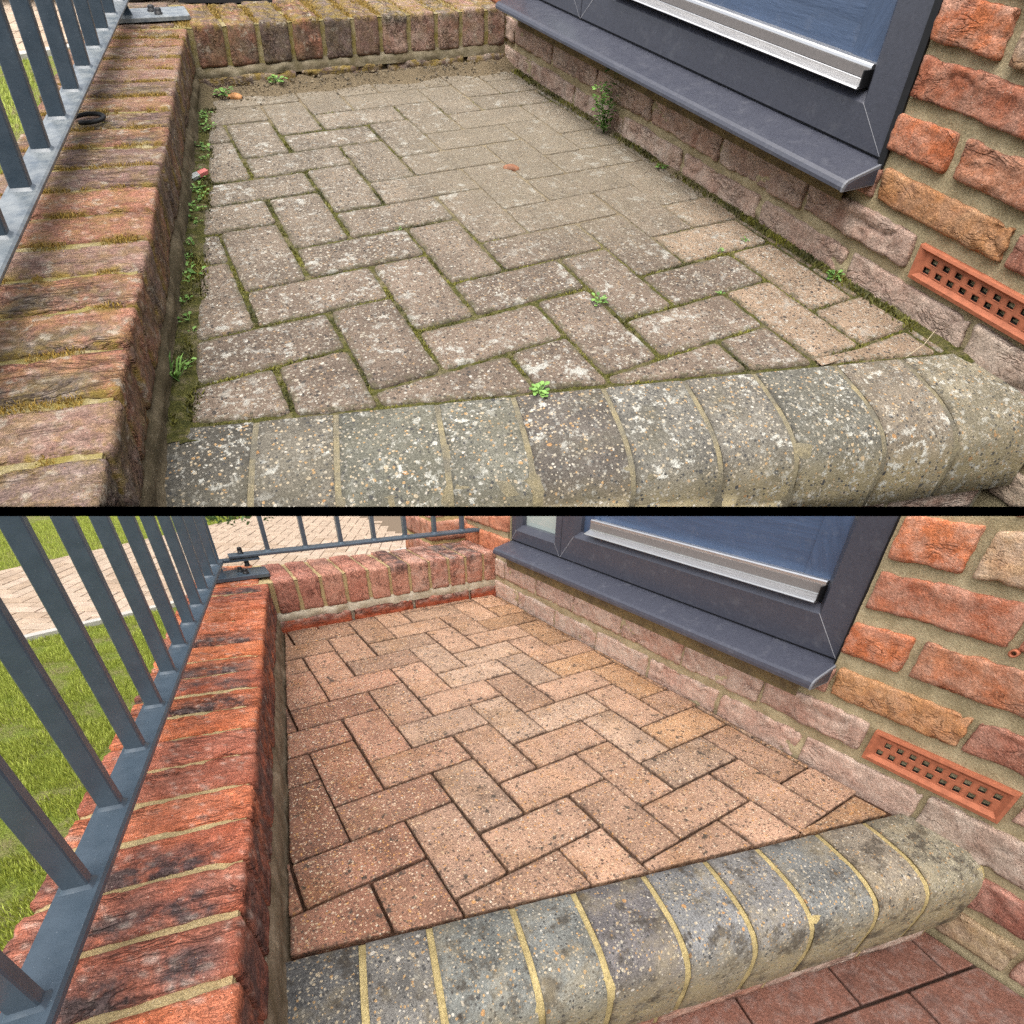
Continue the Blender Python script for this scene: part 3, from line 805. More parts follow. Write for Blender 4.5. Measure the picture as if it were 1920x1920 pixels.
    for n_, (ylo, yhi, zlo, zhi, col, pale, burn) in enumerate(rows):
        zlo -= 0.0022; zhi += 0.0028; yhi += 0.003 if ylo > -0.2 or yhi < -0.3 else 0.0; ylo -= 0.003
        L = yhi-ylo
        pr = r.uniform(0.0, 0.0035)
        vis = ylo < 0.2
        V, F, C = brick_shape(T((XR+0.028-pr, ylo, zlo)), Y, -X, Z, L, 0.028, zhi-zlo, 0.005 if vis else 0.008, 1300+n_*17, 0.0028, 0.0030, 0.0055, 0)
        C = [(burn, pale, c[2]*(1 if not mossy else 0.25)) for v, c in zip(V, C)]
        if not mossy and zhi < 0.13 and ylo > -0.5: col = tuple(0.6*a_+0.4*b_ for a_, b_ in zip(col, (0.47, 0.38, 0.30)))
        if mossy and zhi < 0.13: col = tuple(0.45*a_+0.55*b_ for a_, b_ in zip(col, (0.43, 0.34, 0.265)))
        f = 0.92+0.16*r.random()
        dull = 0.9 if mossy else 1.0
        mesh_ob('brick', V, F, mb, hw, smooth=True, color=tuple(min(0.62, x*f*dull*1.1) for x in col), cols=C)
    # ---- terracotta air brick
    mt = mat_plain('terracotta', k, (0.36, 0.118, 0.06), 0.8, 0.22, 70, 0.0012)
    md = mat_plain('void_dark', k, (0.008, 0.007, 0.006), 0.95, 0.1)
    y1, y0_, za, zb = -0.380, -0.598, 0.060, 0.113
    xf = XR - 0.004
    mbx = MB()
    # frame rim with sloping inner edge, then a plate pierced by two rows of holes
    def ring(o_, i_, xo, xi):
        (a0, a1, b0, b1), (c0, c1, d0, d1) = o_, i_
        v = [T((xo, a0, b0)), T((xo, a1, b0)), T((xo, a1, b1)), T((xo, a0, b1)), T((xi, c0, d0)), T((xi, c1, d0)), T((xi, c1, d1)), T((xi, c0, d1))]
        mbx.add(v, [(i, 4+i, 4+(i+1) % 4, (i+1) % 4) for i in range(4)])
    E0 = (y0_, y1, za, zb); E1 = (y0_+0.005, y1-0.005, za+0.006, zb-0.004); E2 = (y0_+0.013, y1-0.013, za+0.012, zb-0.009)
    ring(E0, E0, xf+0.03, xf); ring(E0, E1, xf, xf-0.0012); ring(E1, E2, xf-0.0012, xf+0.005)
    xp = xf+0.005
    ncol = 9
    cols_y = [y1-0.026-(i*(y1-y0_-0.05)/(ncol-1)) for i in range(ncol)]
    rowz = [(za+0.0195, 0.010), (za+0.0355, 0.0)]
    hs, hz_ = 0.0050, 0.0041
    holes = []; shade_holes = []
    for zi, (zc, of) in enumerate(rowz):
        for cy in cols_y:
            cy2 = cy + (0.004 if zi == 0 else -0.003)
            holes.append((cy2-hs, cy2+hs, zc-hz_, zc+hz_))
    ys = sorted(set([E2[0], E2[1]] + [h[0] for h in holes] + [h[1] for h in holes]))
    zs_ = sorted(set([E2[2], E2[3]] + [h[2] for h in holes] + [h[3] for h in holes]))
    for i in range(len(ys)-1):
        for j in range(len(zs_)-1):
            cy, cz = (ys[i]+ys[i+1])/2, (zs_[j]+zs_[j+1])/2
            if any(h[0] < cy < h[1] and h[2] < cz < h[3] for h in holes): continue
            mbx.add([T((xp, ys[i], zs_[j])), T((xp, ys[i+1], zs_[j])), T((xp, ys[i+1], zs_[j+1])), T((xp, ys[i], zs_[j+1]))], [(0, 3, 2, 1)])
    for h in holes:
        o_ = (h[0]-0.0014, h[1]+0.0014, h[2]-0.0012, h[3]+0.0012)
        ring(o_, h, xp-0.0008, xp+0.0006); shade_holes.append(h)
    ab = mbx.ob('air_brick', mt, hw)
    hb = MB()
    for h in shade_holes:
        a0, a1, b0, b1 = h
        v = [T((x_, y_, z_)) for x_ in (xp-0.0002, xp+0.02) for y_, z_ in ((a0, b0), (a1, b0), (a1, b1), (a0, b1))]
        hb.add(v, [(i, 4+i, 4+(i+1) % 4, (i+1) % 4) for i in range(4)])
    hb.ob('vent_hole', mat_plain('hole_shade_clay', k, (0.008, 0.005, 0.004), 0.95, 0.3), ab)  # tunnel walls near black: the shade inside the holes is put into the colour
    bx = MB(); bx.box(T((xp+0.018, y0_+0.01, za+0.006)), X*0.004, Y*(y1-y0_-0.02), Z*(zb-za-0.012)); bx.ob('vent_void', md, ab)  # black backing plate stands in for the unlit depth
    if not mossy:
        tv = []; tf = []
        for i in range(12):
            a = i*math.pi/6
            for rr, xx in ((0.0062, 0.006), (0.0062, -0.006), (0.0036, -0.006), (0.0036, 0.006)): tv.append(Vector((XR+xx, -0.489+rr*math.cos(a), 0.282+rr*0.8*math.sin(a))))
        for i in range(12):
            for j in range(3): tf.append((i*4+j, i*4+j+1, ((i+1) % 12)*4+j+1, ((i+1) % 12)*4+j))
        mesh_ob('weep_pipe', tv, tf, mt, hw, smooth=True)
    # ---- door set
    mf = mat_plastic('anthracite_frame', k, (0.050, 0.053, 0.070), 0.34, None, 0.0004)
    mfv = mf
    mp = mat_plastic('door_panel_paint_sky', k, (0.052, 0.082, 0.145), 0.36, (1, 0.10, 1), 0.003)  # blue grey paint with the sky's reflection mixed into the colour
    mps = mat_plastic('door_stile_paint_sky', k, (0.052, 0.082, 0.145), 0.36, (1, 1, 0.10), 0.003)  # same colour, reflected sky included, with upright grain
    ma = mat_alu(k)
    mk = mat_plain('black_seal', k, (0.010, 0.010, 0.011), 0.5, 0.2)
    mw = mat_plain('mitre_line', k, (0.34, 0.34, 0.36), 0.6, 0.1)
    zf = 0.1905
    def member(prof, kind, a, b, z1):
        """prof: list of (x, t), t measured inwards from the outer edge of an opening a<y<b, z>zf"""
        v0, v1 = [], []
        for x, t in prof:
            if kind == 'bottom': v0.append(T((x, a+t, zf+t))); v1.append(T((x, b-t, zf+t)))
            elif kind == 'right': v0.append(T((x, a+t, zf+t))); v1.append(T((x, a+t, z1)))
            else: v0.append(T((x, b-t, zf+t))); v1.append(T((x, b-t, z1)))
        n = len(prof)
        return v0+v1, [(i, (i+1) % n, n+(i+1) % n, n+i) for i in range(n)] + [list(range(n)), [n+i for i in range(n)][::-1]]
    big = [(1.02, 0.0), (0.9515, 0.0), (0.950, 0.0015), (0.950, 0.061), (0.952, 0.063), (0.964, 0.073), (0.967, 0.075), (1.02, 0.075)]
    small = [(1.02, 0.0), (0.9515, 0.0), (0.950, 0.0015), (0.950, 0.030), (0.952, 0.032), (0.966, 0.046), (1.02, 0.046)]
    fr = MB(); v, f = member(big, 'bottom', -0.256, 0.655, 0.8); fr.add(v, f)
    dr = fr.ob('door_frame', mf, hw, label='wide charcoal bottom rail of the door frame')
    fr = MB(); v, f = member(big, 'right', -0.256, 0.655, 0.8); fr.add(v, f); fr.ob('door_jamb', mfv, hw)
    fr = MB(); v, f = member(big, 'left', -0.256, 0.655, 0.8); fr.add(v, f); fr.ob('door_jamb', mfv, hw)
    for knd in ('bottom', 'right', 'left'):
        fr = MB(); v, f = member(small, knd, 0.6575, 0.953, 0.8); fr.add(v, f); fr.ob('sidelight_frame', mf, hw)
    for yy, sg in ((-0.256, 1), (0.655, -1), (0.6575, 1), (0.953, -1)):
        w = 0.0625 if abs(yy) < 0.656 and yy != 0.6575 else 0.031
        t_ = MB(); t_.add([T((0.9494, yy, zf)), T((0.9494, yy+sg*0.0014, zf)), T((0.9494, yy+sg*(w+0.0012), zf+w)), T((0.9494, yy+sg*w, zf+w+0.0006))], [(0, 1, 2, 3)]); t_.ob('mitre_joint', mw, hw)
    sd = MB(); sd.box(T((0.944, -0.268, 0.18)), X*0.05, Y*0.0115, Z*0.65); sd.box(T((0.955, -0.256, 0.1875)), X*0.05, Y*1.21, Z*0.0035); sd.ob('black_seal', mk, hw)
    # leaf
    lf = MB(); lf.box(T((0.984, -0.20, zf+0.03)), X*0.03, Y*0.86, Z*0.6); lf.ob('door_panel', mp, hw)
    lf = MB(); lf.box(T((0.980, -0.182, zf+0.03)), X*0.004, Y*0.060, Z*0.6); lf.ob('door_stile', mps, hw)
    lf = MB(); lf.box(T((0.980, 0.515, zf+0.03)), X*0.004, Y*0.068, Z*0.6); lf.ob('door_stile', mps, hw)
    bp = [(0.986, 0.301), (0.964, 0.302), (0.9615, 0.300), (0.961, 0.2965), (0.962, 0.294), (0.962, 0.2805), (0.9608, 0.2785), (0.953, 0.2755), (0.941, 0.2715), (0.9395, 0.2695), (0.941, 0.268), (0.958, 0.2695), (0.986, 0.270)]
    n = len(bp); a, b = -0.179, 0.532
    V = [T((x, a, z)) for x, z in bp] + [T((x, b, z)) for x, z in bp]
    wbar = mesh_ob('weather_bar', V, [(i, n+i, n+(i+1) % n, (i+1) % n) for i in range(n)] + [list(range(n))[::-1], [n+i for i in range(n)]], ma, hw, label='bright aluminium weather bar at the foot of the door')
    ms = mat_plain('weather_bar_face', k, (0.17, 0.155, 0.148), 0.5, 0.1, 200)
    s_ = MB(); s_.box(T((0.9606, a+0.001, 0.2808)), X*0.002, Y*(b-a-0.002), Z*0.0135); s_.ob('bar_face', ms, wbar)
    s_ = MB(); s_.box(T((0.944, a-0.0025, 0.2712)), X*0.03, Y*0.0025, Z*0.024); s_.ob('bar_end_cap', mk, wbar)
    # opaque sidelight pane, its pale reflection put into the colour
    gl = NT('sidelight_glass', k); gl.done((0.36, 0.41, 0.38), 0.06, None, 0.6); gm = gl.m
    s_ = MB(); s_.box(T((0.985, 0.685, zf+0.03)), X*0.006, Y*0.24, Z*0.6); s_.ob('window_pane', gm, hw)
    # ---- sill
    sp = [(0.966, 0.1895), (0.884, 0.1725), (0.876, 0.1705), (0.8705, 0.1665), (0.868, 0.161), (0.868, 0.1555), (0.8735, 0.1555), (0.878, 0.162), (0.966, 0.166)]
    n = len(sp); a, b = -0.262, 0.956
    V = [T((x, a, z)) for x, z in sp] + [T((x, b, z)) for x, z in sp]
    sill = mesh_ob('door_sill', V, [(i, n+i, n+(i+1) % n, (i+1) % n) for i in range(n)] + [list(range(n))[::-1], [n+i for i in range(n)]], mf, hw)
    cp = [(0.945, 0.186), (0.884, 0.1732), (0.876, 0.1712), (0.8698, 0.167), (0.8672, 0.161), (0.8672, 0.155), (0.945, 0.155)]
    n = len(cp)
    V = [T((x, a-0.0035, z)) for x, z in cp] + [T((x, a, z)) for x, z in cp]
    cap = mesh_ob('end_cap', V, [(i, n+i, n+(i+1) % n, (i+1) % n) for i in range(n)] + [list(range(n))[::-1], [n+i for i in range(n)]], mat_plain('cap_edge', k, (0.17, 0.175, 0.19), 0.45, 0.1), sill, label='pale worn end cap of the sill')
    ic = [(0.94, 0.181), (0.886, 0.170), (0.8755, 0.166), (0.8725, 0.160), (0.8725, 0.1575), (0.94, 0.1575)]
    V = [T((x, a-0.0042, z)) for x, z in ic] + [T((x, a-0.002, z)) for x, z in ic]; n = len(ic)
    mesh_ob('cap_face', V, [(i, n+i, n+(i+1) % n, (i+1) % n) for i in range(n)] + [list(range(n))[::-1], [n+i for i in range(n)]], mf, sill)
    # pointing squeezed out under the sill
    V, F, C = sheet(T((XR-0.006, -0.22, 0.112)), Y, Z, -X, 1.17, 0.05, 0.008, lambda u, v: 0.002*noise.noise((u*30, v*30, 1)) + 0.014*sstep(0.01, 0.05, v))
    mesh_ob('sill_pointing', V, F, mat_mortar('sill_mortar_%s' % PL.name, k, (0.22, 0.165, 0.075), (0.12, 0.09, 0.05)), hw, smooth=True)
    return hw

def build_rail(mossy):
    k = PL.k
    m = mat_metal(k, mossy); mk = mat_plain('black_bolt', k, (0.012, 0.012, 0.013), 0.4, 0.2)
    lab = 'grey steel railing over the moss grown coping' if mossy else 'tall grey blue steel railing along the left coping'
    o0 = Vector((-0.2295, 0, 0)); rd = Vector((0.1925, 1, 0)).normalized(); rn = Vector((-rd.y, rd.x, 0))
    rl = thing('railing', lab, 'railing', (-0.24, 0.0, CT))
    pt = lambda y, t, z: o0 + rd*(y/rd.y) + rn*t + Z*z
    ya, yb = -0.52 if not mossy else -0.40, 1.135
    z1 = 0.19; th = 0.0085
    # flat bottom bar with rounded long edges
    pr = [(0.0015, 0), (0.0, 0.002), (0.0, th-0.0025), (0.0022, th), (0.0378, th), (0.04, th-0.0025), (0.04, 0.002), (0.0385, 0)]
    n = len(pr); A = (ya, yb)
    V = [pt(A[0], t, z1-th+z) for t, z in pr] + [pt(A[1], t, z1-th+z) for t, z in pr]
    # add cross loops so that dust can gather between the bars
    mesh_ob('bottom_rail', V, [(i, (i+1) % n, n+(i+1) % n, n+i) for i in range(n)] + [list(range(n))[::-1], [n+i for i in range(n)]], m, rl, cols=[(0.55 if z > th-0.004 else 0, 0, 0) for _ in A for t, z in pr])
    # bars
    bw, bd = 0.023, 0.013
    ys = [1.064 - 0.1222*i for i in range(13 if not mossy else 12)]
    top = 0.62 if not mossy else 0.45
    sq = [(0.0, 0.0015), (0.0015, 0), (bw-0.0015, 0), (bw, 0.0015), (bw, bd-0.0015), (bw-0.0015, bd), (0.0015, bd), (0.0, bd-0.0015)]
    for y in ys:
        V = [pt(y + s, 0.0085 + t, z1-0.001) for t, s in sq] + [pt(y + s, 0.0085 + t, top) for t, s in sq]
        b = mesh_ob('baluster', V, [(i, n+i, n+(i+1) % n, (i+1) % n) for i in range(n)] + [list(range(n)), [n+i for i in range(n)][::-1]], m, rl, cols=[(0, 0, 0)]*16)
        wv = [(t + (0.003 if t > bw/2 else -0.003), s + (0.003 if s > bd/2 else -0.003)) for t, s in sq]
        V = [pt(y + s, 0.0085 + t, z1-0.0003) for t, s in wv] + [pt(y + s, 0.0085 + t, z1+0.0035) for t, s in sq]
        mesh_ob('weld', V, [(i, n+i, n+(i+1) % n, (i+1) % n) for i in range(n)], m, b, smooth=True, cols=[(0.25, 0, 0)]*16)
    bx = MB()
    # top rail
    bx.c = []
    t_ = MB()
    if not mossy: t_.box(pt(ya, 0, top), rd*((yb-ya)/rd.y), rn*0.04, Z*0.02, (0, 0, 0)); t_.v and t_.ob('top_rail', m, rl)
    # end post on its base plate
    pb = MB()
    px, py = -0.050, 1.135
    e1 = X*0.028; e2 = Y*0.028
    pb.box((px, py, CT+0.008), e1, e2, Z*0.5, (0, 0, 0)); post = pb.ob('post', m, rl)
    pc = MB(); pc.add([Vector((px-0.006, py-0.006, CT+0.012)), Vector((px+0.034, py-0.006, CT+0.012)), Vector((px+0.034, py+0.034, CT+0.012)), Vector((px-0.006, py+0.034, CT+0.012)),
                       Vector((px, py, CT+0.024)), Vector((px+0.028, py, CT+0.024)), Vector((px+0.028, py+0.028, CT+0.024)), Vector((px, py+0.028, CT+0.024))], [(0, 1, 5, 4), (1, 2, 6, 5), (2, 3, 7, 6), (3, 0, 4, 7)], (0, 0, 0)); pc.ob('post_collar', m, post)
    pp = [(-0.075, 1.100), (0.102, 1.100), (0.107, 1.104), (0.107, 1.190), (0.103, 1.195), (-0.075, 1.195)]
    V, F = slab(pp, CT+0.0125, 0.009, 0.0015, (0, 0, 0))
    plate = mesh_ob('base_plate', V, F, m, rl, cols=[(0.75 if mossy else 0.1, 0, 0)]*len(V))
    def bolt(p, parent, h=0.013, rr=0.0075):
        v = []; seg = 10
        prof = [(rr*1.25, 0), (rr*1.25, 0.003), (rr, 0.003), (rr, h*0.7), (rr*0.75, h*0.95), (0.0005, h)]
        for r_, z_ in prof:
            for a in range(seg):
                v.append(Vector(p) + X*(r_*math.cos(a*2*math.pi/seg)) + Y*(r_*math.sin(a*2*math.pi/seg)) + Z*z_)
        f = [(j*seg+a, j*seg+(a+1) % seg, (j+1)*seg+(a+1) % seg, (j+1)*seg+a) for j in range(len(prof)-1) for a in range(seg)]
        mesh_ob('bolt', v, f, mk, parent, smooth=True, cols=[(0, 0, 0)]*len(v))
    for p in ((0.028, 1.160), (0.040, 1.128)): bolt((p[0], p[1], CT+0.0125), plate)
    if not mossy: bolt((-0.045, 1.085, z1), rl, 0.016)
    # lug joining rail and post
    lg = MB(); lg.box((-0.045, 1.11, z1-0.016), X*0.02, Y*0.04, Z*0.008, (0, 0, 0)); lg.ob('lug', m, rl)
    if mossy: return rl
    # ---- back railing (only in the cleaned view does it show)
    rb = thing('railing', 'grey blue steel railing along the back coping in front of the driveway', 'railing', (0.5, 1.18, CT))
    V = []; n = len(pr); xa, xb = 0.008, 0.985
    for xx in (xa, xb): V += [Vector((xx, 1.163 + t, z1-th+z + 0.001)) for t, z in pr]
    mesh_ob('bottom_rail', V, [(i, n+i, n+(i+1) % n, (i+1) % n) for i in range(n)] + [list(range(n)), [n+i for i in range(n)][::-1]], m, rb, cols=[(0, 0, 0)]*(2*n))
    for x in [0.122 + 0.1218*i for i in range(8)]:
        V = [Vector((x + s, 1.172 + t, z1)) for t, s in sq] + [Vector((x + s, 1.172 + t, top)) for t, s in sq]
        b = mesh_ob('baluster', V, [(i, n+i, n+(i+1) % n, (i+1) % n) for i in range(n)] + [list(range(n))], m, rb, cols=[(0, 0, 0)]*16)
        wv = [(t + (0.003 if t > bw/2 else -0.003), s + (0.003 if s > bd/2 else -0.003)) for t, s in sq]
        V = [Vector((x + s, 1.172 + t, z1+0.0008)) for t, s in wv] + [Vector((x + s, 1.172 + t, z1+0.005)) for t, s in sq]
        mesh_ob('weld', V, [(i, n+i, n+(i+1) % n, (i+1) % n) for i in range(n)], m, b, smooth=True, cols=[(0.2, 0, 0)]*16)
    t_ = MB(); t_.box((xa, 1.163, top), X*(xb-xa), Y*0.04, Z*0.02, (0, 0, 0)); t_.ob('top_rail', m, rb)
    lg = MB(); lg.box((-0.030, 1.166, z1-th-0.008), X*0.125, Y*0.034, Z*0.006, (0, 0, 0)); br_ = lg.ob('bracket', m, rb)
    bolt((0.045, 1.183, z1+0.001), rb, 0.017); bolt((0.055, 1.183, z1-th-0.024), br_, 0.016)
    return rl

HB = {}
# ------------------------------------------------------------------ surroundings
def poly_sheet(poly, z): return [Vector((p[0], p[1], z)) for p in poly], [list(range(len(poly)))]
def blades(spots, mat, label, base, h=(0.02, 0.04), w=0.0022, name='grass', cat='grass', lean=0.6, seed=1, cfn=None):
    r = random.Random(seed); V = []; F = []; C = []
    for (x, y, z, sc) in spots:
        a = r.uniform(0, 6.283); hh = r.uniform(*h)*sc; ww = w*sc*r.uniform(0.7, 1.3); ln = lean*hh*r.uniform(0.2, 1.2); b = r.uniform(0, 6.283)
        dx, dy = math.cos(a)*ww, math.sin(a)*ww; lx, ly = math.cos(b)*ln, math.sin(b)*ln
        n = len(V); c = cfn(x, y) if cfn else r.random()
        c = min(1, max(0, c + r.uniform(-0.25, 0.25)))
        V += [(x-dx, y-dy, z), (x+dx, y+dy, z), (x+dx*0.7+lx*0.4, y+dy*0.7+ly*0.4, z+hh*0.6), (x-dx*0.7+lx*0.4, y-dy*0.7+ly*0.4, z+hh*0.6), (x+lx, y+ly, z+hh)]
        F += [(n, n+1, n+2, n+3), (n+3, n+2, n+4)]
        C += [(c, 0, 0)]*5
    return mesh_ob(name, V, F, mat, base=base, cols=C, label=label, cat=cat, kind='stuff')

def build_outside(mossy):
    k = PL.k
    r = random.Random(9)
    ms = mat_soil(k)
    ka, kb = Vector((-1.121, 3.04, 0)), Vector((-0.465, 3.27, 0))           # near kerb
    kd = (kb-ka).normalized(); kn = Vector((-kd.y, kd.x, 0))
    fa, fb = Vector((-1.479, 4.90, 0)), Vector((-0.512, 5.64, 0))           # far edge of the drive
    fd = (fb-fa).normalized()
    V, F, C = sheet(Vector((-4, -1.2, GZ)), X, Y, Z, 7.5, 10.5, 0.25, lambda u, v: 0.008*noise.noise((u, v, 3)))
    lawn = mesh_ob('lawn', V, F, ms, base=(-1, 2, GZ), smooth=True, kind='structure', label='lawn soil seen through the mossy terrace railing' if mossy else 'lawn soil beside the cleaned terrace')
    p = [ka - kd*3.2 + kn*0.055, ka + kd*5.2 + kn*0.055, fb + fd*4.6, fa - fd*2.6]
    V, F = poly_sheet([(v.x, v.y) for v in p], GZ+0.012)
    drv = mesh_ob('driveway', V, F, mat_plain('drive_joint', k, (0.17, 0.125, 0.085), 0.95, 0.2, 40), base=(0, 4, GZ), kind='structure', label='driveway bed behind the mossy terrace' if mossy else 'driveway bed behind the cleaned terrace')
    md = mat_drive(k)
    ang = math.atan2(kd.y, kd.x) + math.radians(45)
    e1 = Vector((math.cos(ang), math.sin(ang), 0)); e2 = Vector((-e1.y, e1.x, 0))
    org = Vector((0, 4.2, 0))
    cand = []
    dp = [(v.x, v.y) for v in p]
    if area(dp) < 0: dp = dp[::-1]
    for i in range(-45, 46):
        for j in range(-45, 46):
            t = (i-j) % 4
            if t == 0: w, h = 2, 1
            elif t == 3: w, h = 1, 2
            else: continue
            u = 0.103
            pts = [org + e1*(a*u) + e2*(b*u) for a, b in ((i, j), (i+w, j), (i+w, j+h), (i, j+h))]
            pol = [(a.x, a.y) for a in pts]
            c = (pts[0]+pts[2])/2
            if mossy and not (-2.2 < c.x < 1.4): continue
            if not mossy and not (-2.2 < c.x < 1.9): continue
            for m_ in range(4):
                a, b = dp[m_], dp[(m_+1) % 4]; l = math.hypot(b[0]-a[0], b[1]-a[1])
                pol = clip_poly(pol, a, (-(b[1]-a[1])/l, (b[0]-a[0])/l))
                if len(pol) < 3: break
            if len(pol) < 3 or abs(area(pol)) < 0.002: continue
            pol = inset(pol, 0.0035)
            if len(pol) < 3: continue
            # only what can be seen past the wall and the house
            cp = Vector((c.x, c.y, 0)) + Vector((0, 0, 0))
            cand.append((c.y + abs(c.x)*0.3, pol))
    cand.sort(key=lambda t: t[0])
    lim = 290 if not mossy else 120
    rest = MB()
    for q_, (d_, pol) in enumerate(cand):
        V, F = slab(pol, GZ+0.018, 0.006, 0.003, (r.uniform(-0.0015, 0.0015), 0, 0))
        col = [(0.41, 0.31, 0.225), (0.45, 0.345, 0.26), (0.37, 0.275, 0.195), (0.43, 0.335, 0.25)][r.randrange(4)]
        if q_ < lim: mesh_ob('paver', V, F, md, drv, color=col)
        else: rest.add(V, F)
    if rest.v: rest.ob('paver_field', md, drv, color=(0.42, 0.32, 0.235), kind='stuff')
    kb_ = MB(); kb_.box(ka - kd*3.2 + Z*(GZ-0.05) - kn*0.0, kd*8.4, kn*0.055, Z*0.075)
    kb_.ob('kerb', mat_plain('kerb_concrete', k, (0.42, 0.40, 0.36), 0.9, 0.2, 120, 0.002), base=(-0.8, 3.1, GZ), label='pale concrete edging between lawn and drive behind the mossy terrace' if mossy else 'pale concrete edging between lawn and drive by the cleaned terrace', cat='kerb')
    mg = mat_leaf('grass_blade_%s' % PL.name, k, (0.20, 0.26, 0.035), (0.42, 0.47, 0.09))
    sp = []
    def dens(x, y): return sstep(-0.35, 0.15, noise.noise((x*5, y*5, 2)) + 0.45*noise.noise((x*17, y*17, 9)))
    out = lambda x, y: (Vector((x, y, 0)) - Vector((LX(0), 0, 0))).dot(LN)
    nn = 120000 if not mossy else 26000
    while len(sp) < nn:
        x = r.uniform(-1.5, -0.15); y = r.uniform(-0.3, 3.4)
        if mossy: x = r.uniform(-1.05, -0.15); y = r.uniform(0.3, 3.3)
        if out(x, y) < CW + 0.0: continue
        if (Vector((x, y, 0))-ka).dot(kn) > -0.004: continue
        dd = dens(x, y)
        if r.random() > 0.45 + 0.55*dd: continue
        sp.append((x, y, GZ-0.002, 0.7+0.6*dd))
    if not mossy:
        for _ in range(40000):
            t = r.uniform(-0.9, 3.2); d = r.uniform(0, 1.9)
            v = fa + fd*t + Vector((-fd.y, fd.x, 0))*d
            sp.append((v.x, v.y, GZ, 1.6))
    blades(sp, mg, 'patchy short green grass by the mossy terrace' if mossy else 'patchy bright green grass by the cleaned terrace', (-0.8, 1.5, GZ), (0.009, 0.021), 0.0013, seed=4,
           cfn=lambda x, y: 0.25 + 0.5*dens(x, y) if y < 4 else 0.75)
    return lawn

def build_path():
    k = PL.k
    zt = -0.172
    V, F = poly_sheet([tuple((S0+SE*a+SN*b)[:2]) for a, b in ((-0.1, 0.1), (-0.1, 1.0), (1.5, 1.0), (1.5, 0.1))], zt-0.008)
    pa = mesh_ob('path', V, F, mat_plain('path_joint', k, (0.05, 0.03, 0.022), 0.95, 0.3), base=(0.6, -0.7, zt), kind='structure', label='lower path of dark red pavers at the foot of the step')
    g = NT('path_paver', k); v = g.coord()
    base = g.mix(1.0, g.info().outputs['Color'], g.ramp(g.noise(v, 240, 5, 0.85), (0.3, 0.4), (0.7, 1.6)), 'MULTIPLY')
    c = g.mix(g.ramp(g.noise(v, 42, 7, 0.75), (0.47, 0.0), (0.66, 0.65)), base, (0.225, 0.165, 0.145))
    c = g.mix(g.ramp(g.noise(v, 26, 6, 0.75), (0.52, 0.0), (0.66, 0.7)), c, (0.07, 0.035, 0.028))
    mp = g.done(c, 0.85, g.bump(g.noise(v, 260, 5, 0.7), 0.0022), 0.3)
    r = random.Random(2)
    rows = [(0.115, 0.2145, [0.30, 0.498, 0.702, 0.907, 1.112, 1.32]), (0.2155, 0.318, [0.40, 0.602, 0.804, 1.009, 1.214, 1.42]), (0.320, 0.42, [0.5, 0.7, 0.905, 1.11, 1.32])]
    for d0, d1, ts in rows:
        for a, b in zip(ts[:-1], ts[1:]):
            pol = [tuple((S0+SE*t+SN*d)[:2]) for t, d in ((a, d0), (b, d0), (b, d1), (a, d1))]
            if area(pol) < 0: pol = pol[::-1]
            pol = clip_poly(pol, (XR-0.006, 0), (-1, 0))
            if len(pol) < 3: continue
            p2 = round_poly(inset(pol, 0.002), 0.004, 3, 0.0008, r.random()*50)
            V, F = slab(p2, zt + 0.002, 0.02, 0.0022, (r.uniform(-0.0008, 0.0008), 0, 0))
            f = 0.85+0.3*r.random()
            mesh_ob('paver', V, F, mp, pa, color=(0.155*f, 0.069*f, 0.048*f))
def build_pier():
    k = PL.k
    mm = mat_mortar('pier_mortar', k, (0.46, 0.36, 0.17), (0.38, 0.28, 0.12))
    pier = thing('brick_pier', 'orange brick pier behind the right end of the back railing', 'pier', (0.9, 1.35, 0))
    x0, y0 = 0.765, 1.285
    bx = MB(); bx.box((x0+0.006, y0+0.006, GZ), X*0.5, Y*0.3, Z*1.3); bx.ob('mortar_core', mm, pier)
    r = random.Random(8)
    OR = [(0.48, 0.17, 0.085), (0.44, 0.15, 0.08), (0.50, 0.22, 0.13), (0.42, 0.17, 0.11)]
    def pb(o, ex, ey, L, W, sd):
        V, F, C = brick_shape(o, ex, ey, Z, L, W, 0.064, 0.013, sd, 0.004, 0.0025, 0.004, 0)
        mesh_ob('brick', V, F, HB[1], pier, smooth=True, color=r.choice(OR), cols=[(0.1, 0.3, c[2]) for c in C])
    for i in range(12):
        z = -0.38 + i*0.075
        w = 0.205 if i % 2 else 0.10
        pb(Vector((x0, y0, z)), X, Y, w, 0.10 if i % 2 else 0.205, 70+i*5)             # corner brick
        s = x0 + w + 0.012
        while s < x0 + 0.45:
            pb(Vector((s, y0, z)), X, Y, 0.205, 0.06, 170+i*5+int(s*40)); s += 0.217
        s = y0 + (0.10 if i % 2 else 0.205) + 0.012
        pb(Vector((x0, s, z)), X, Y, 0.06, 0.30-(s-y0), 370+i*5)

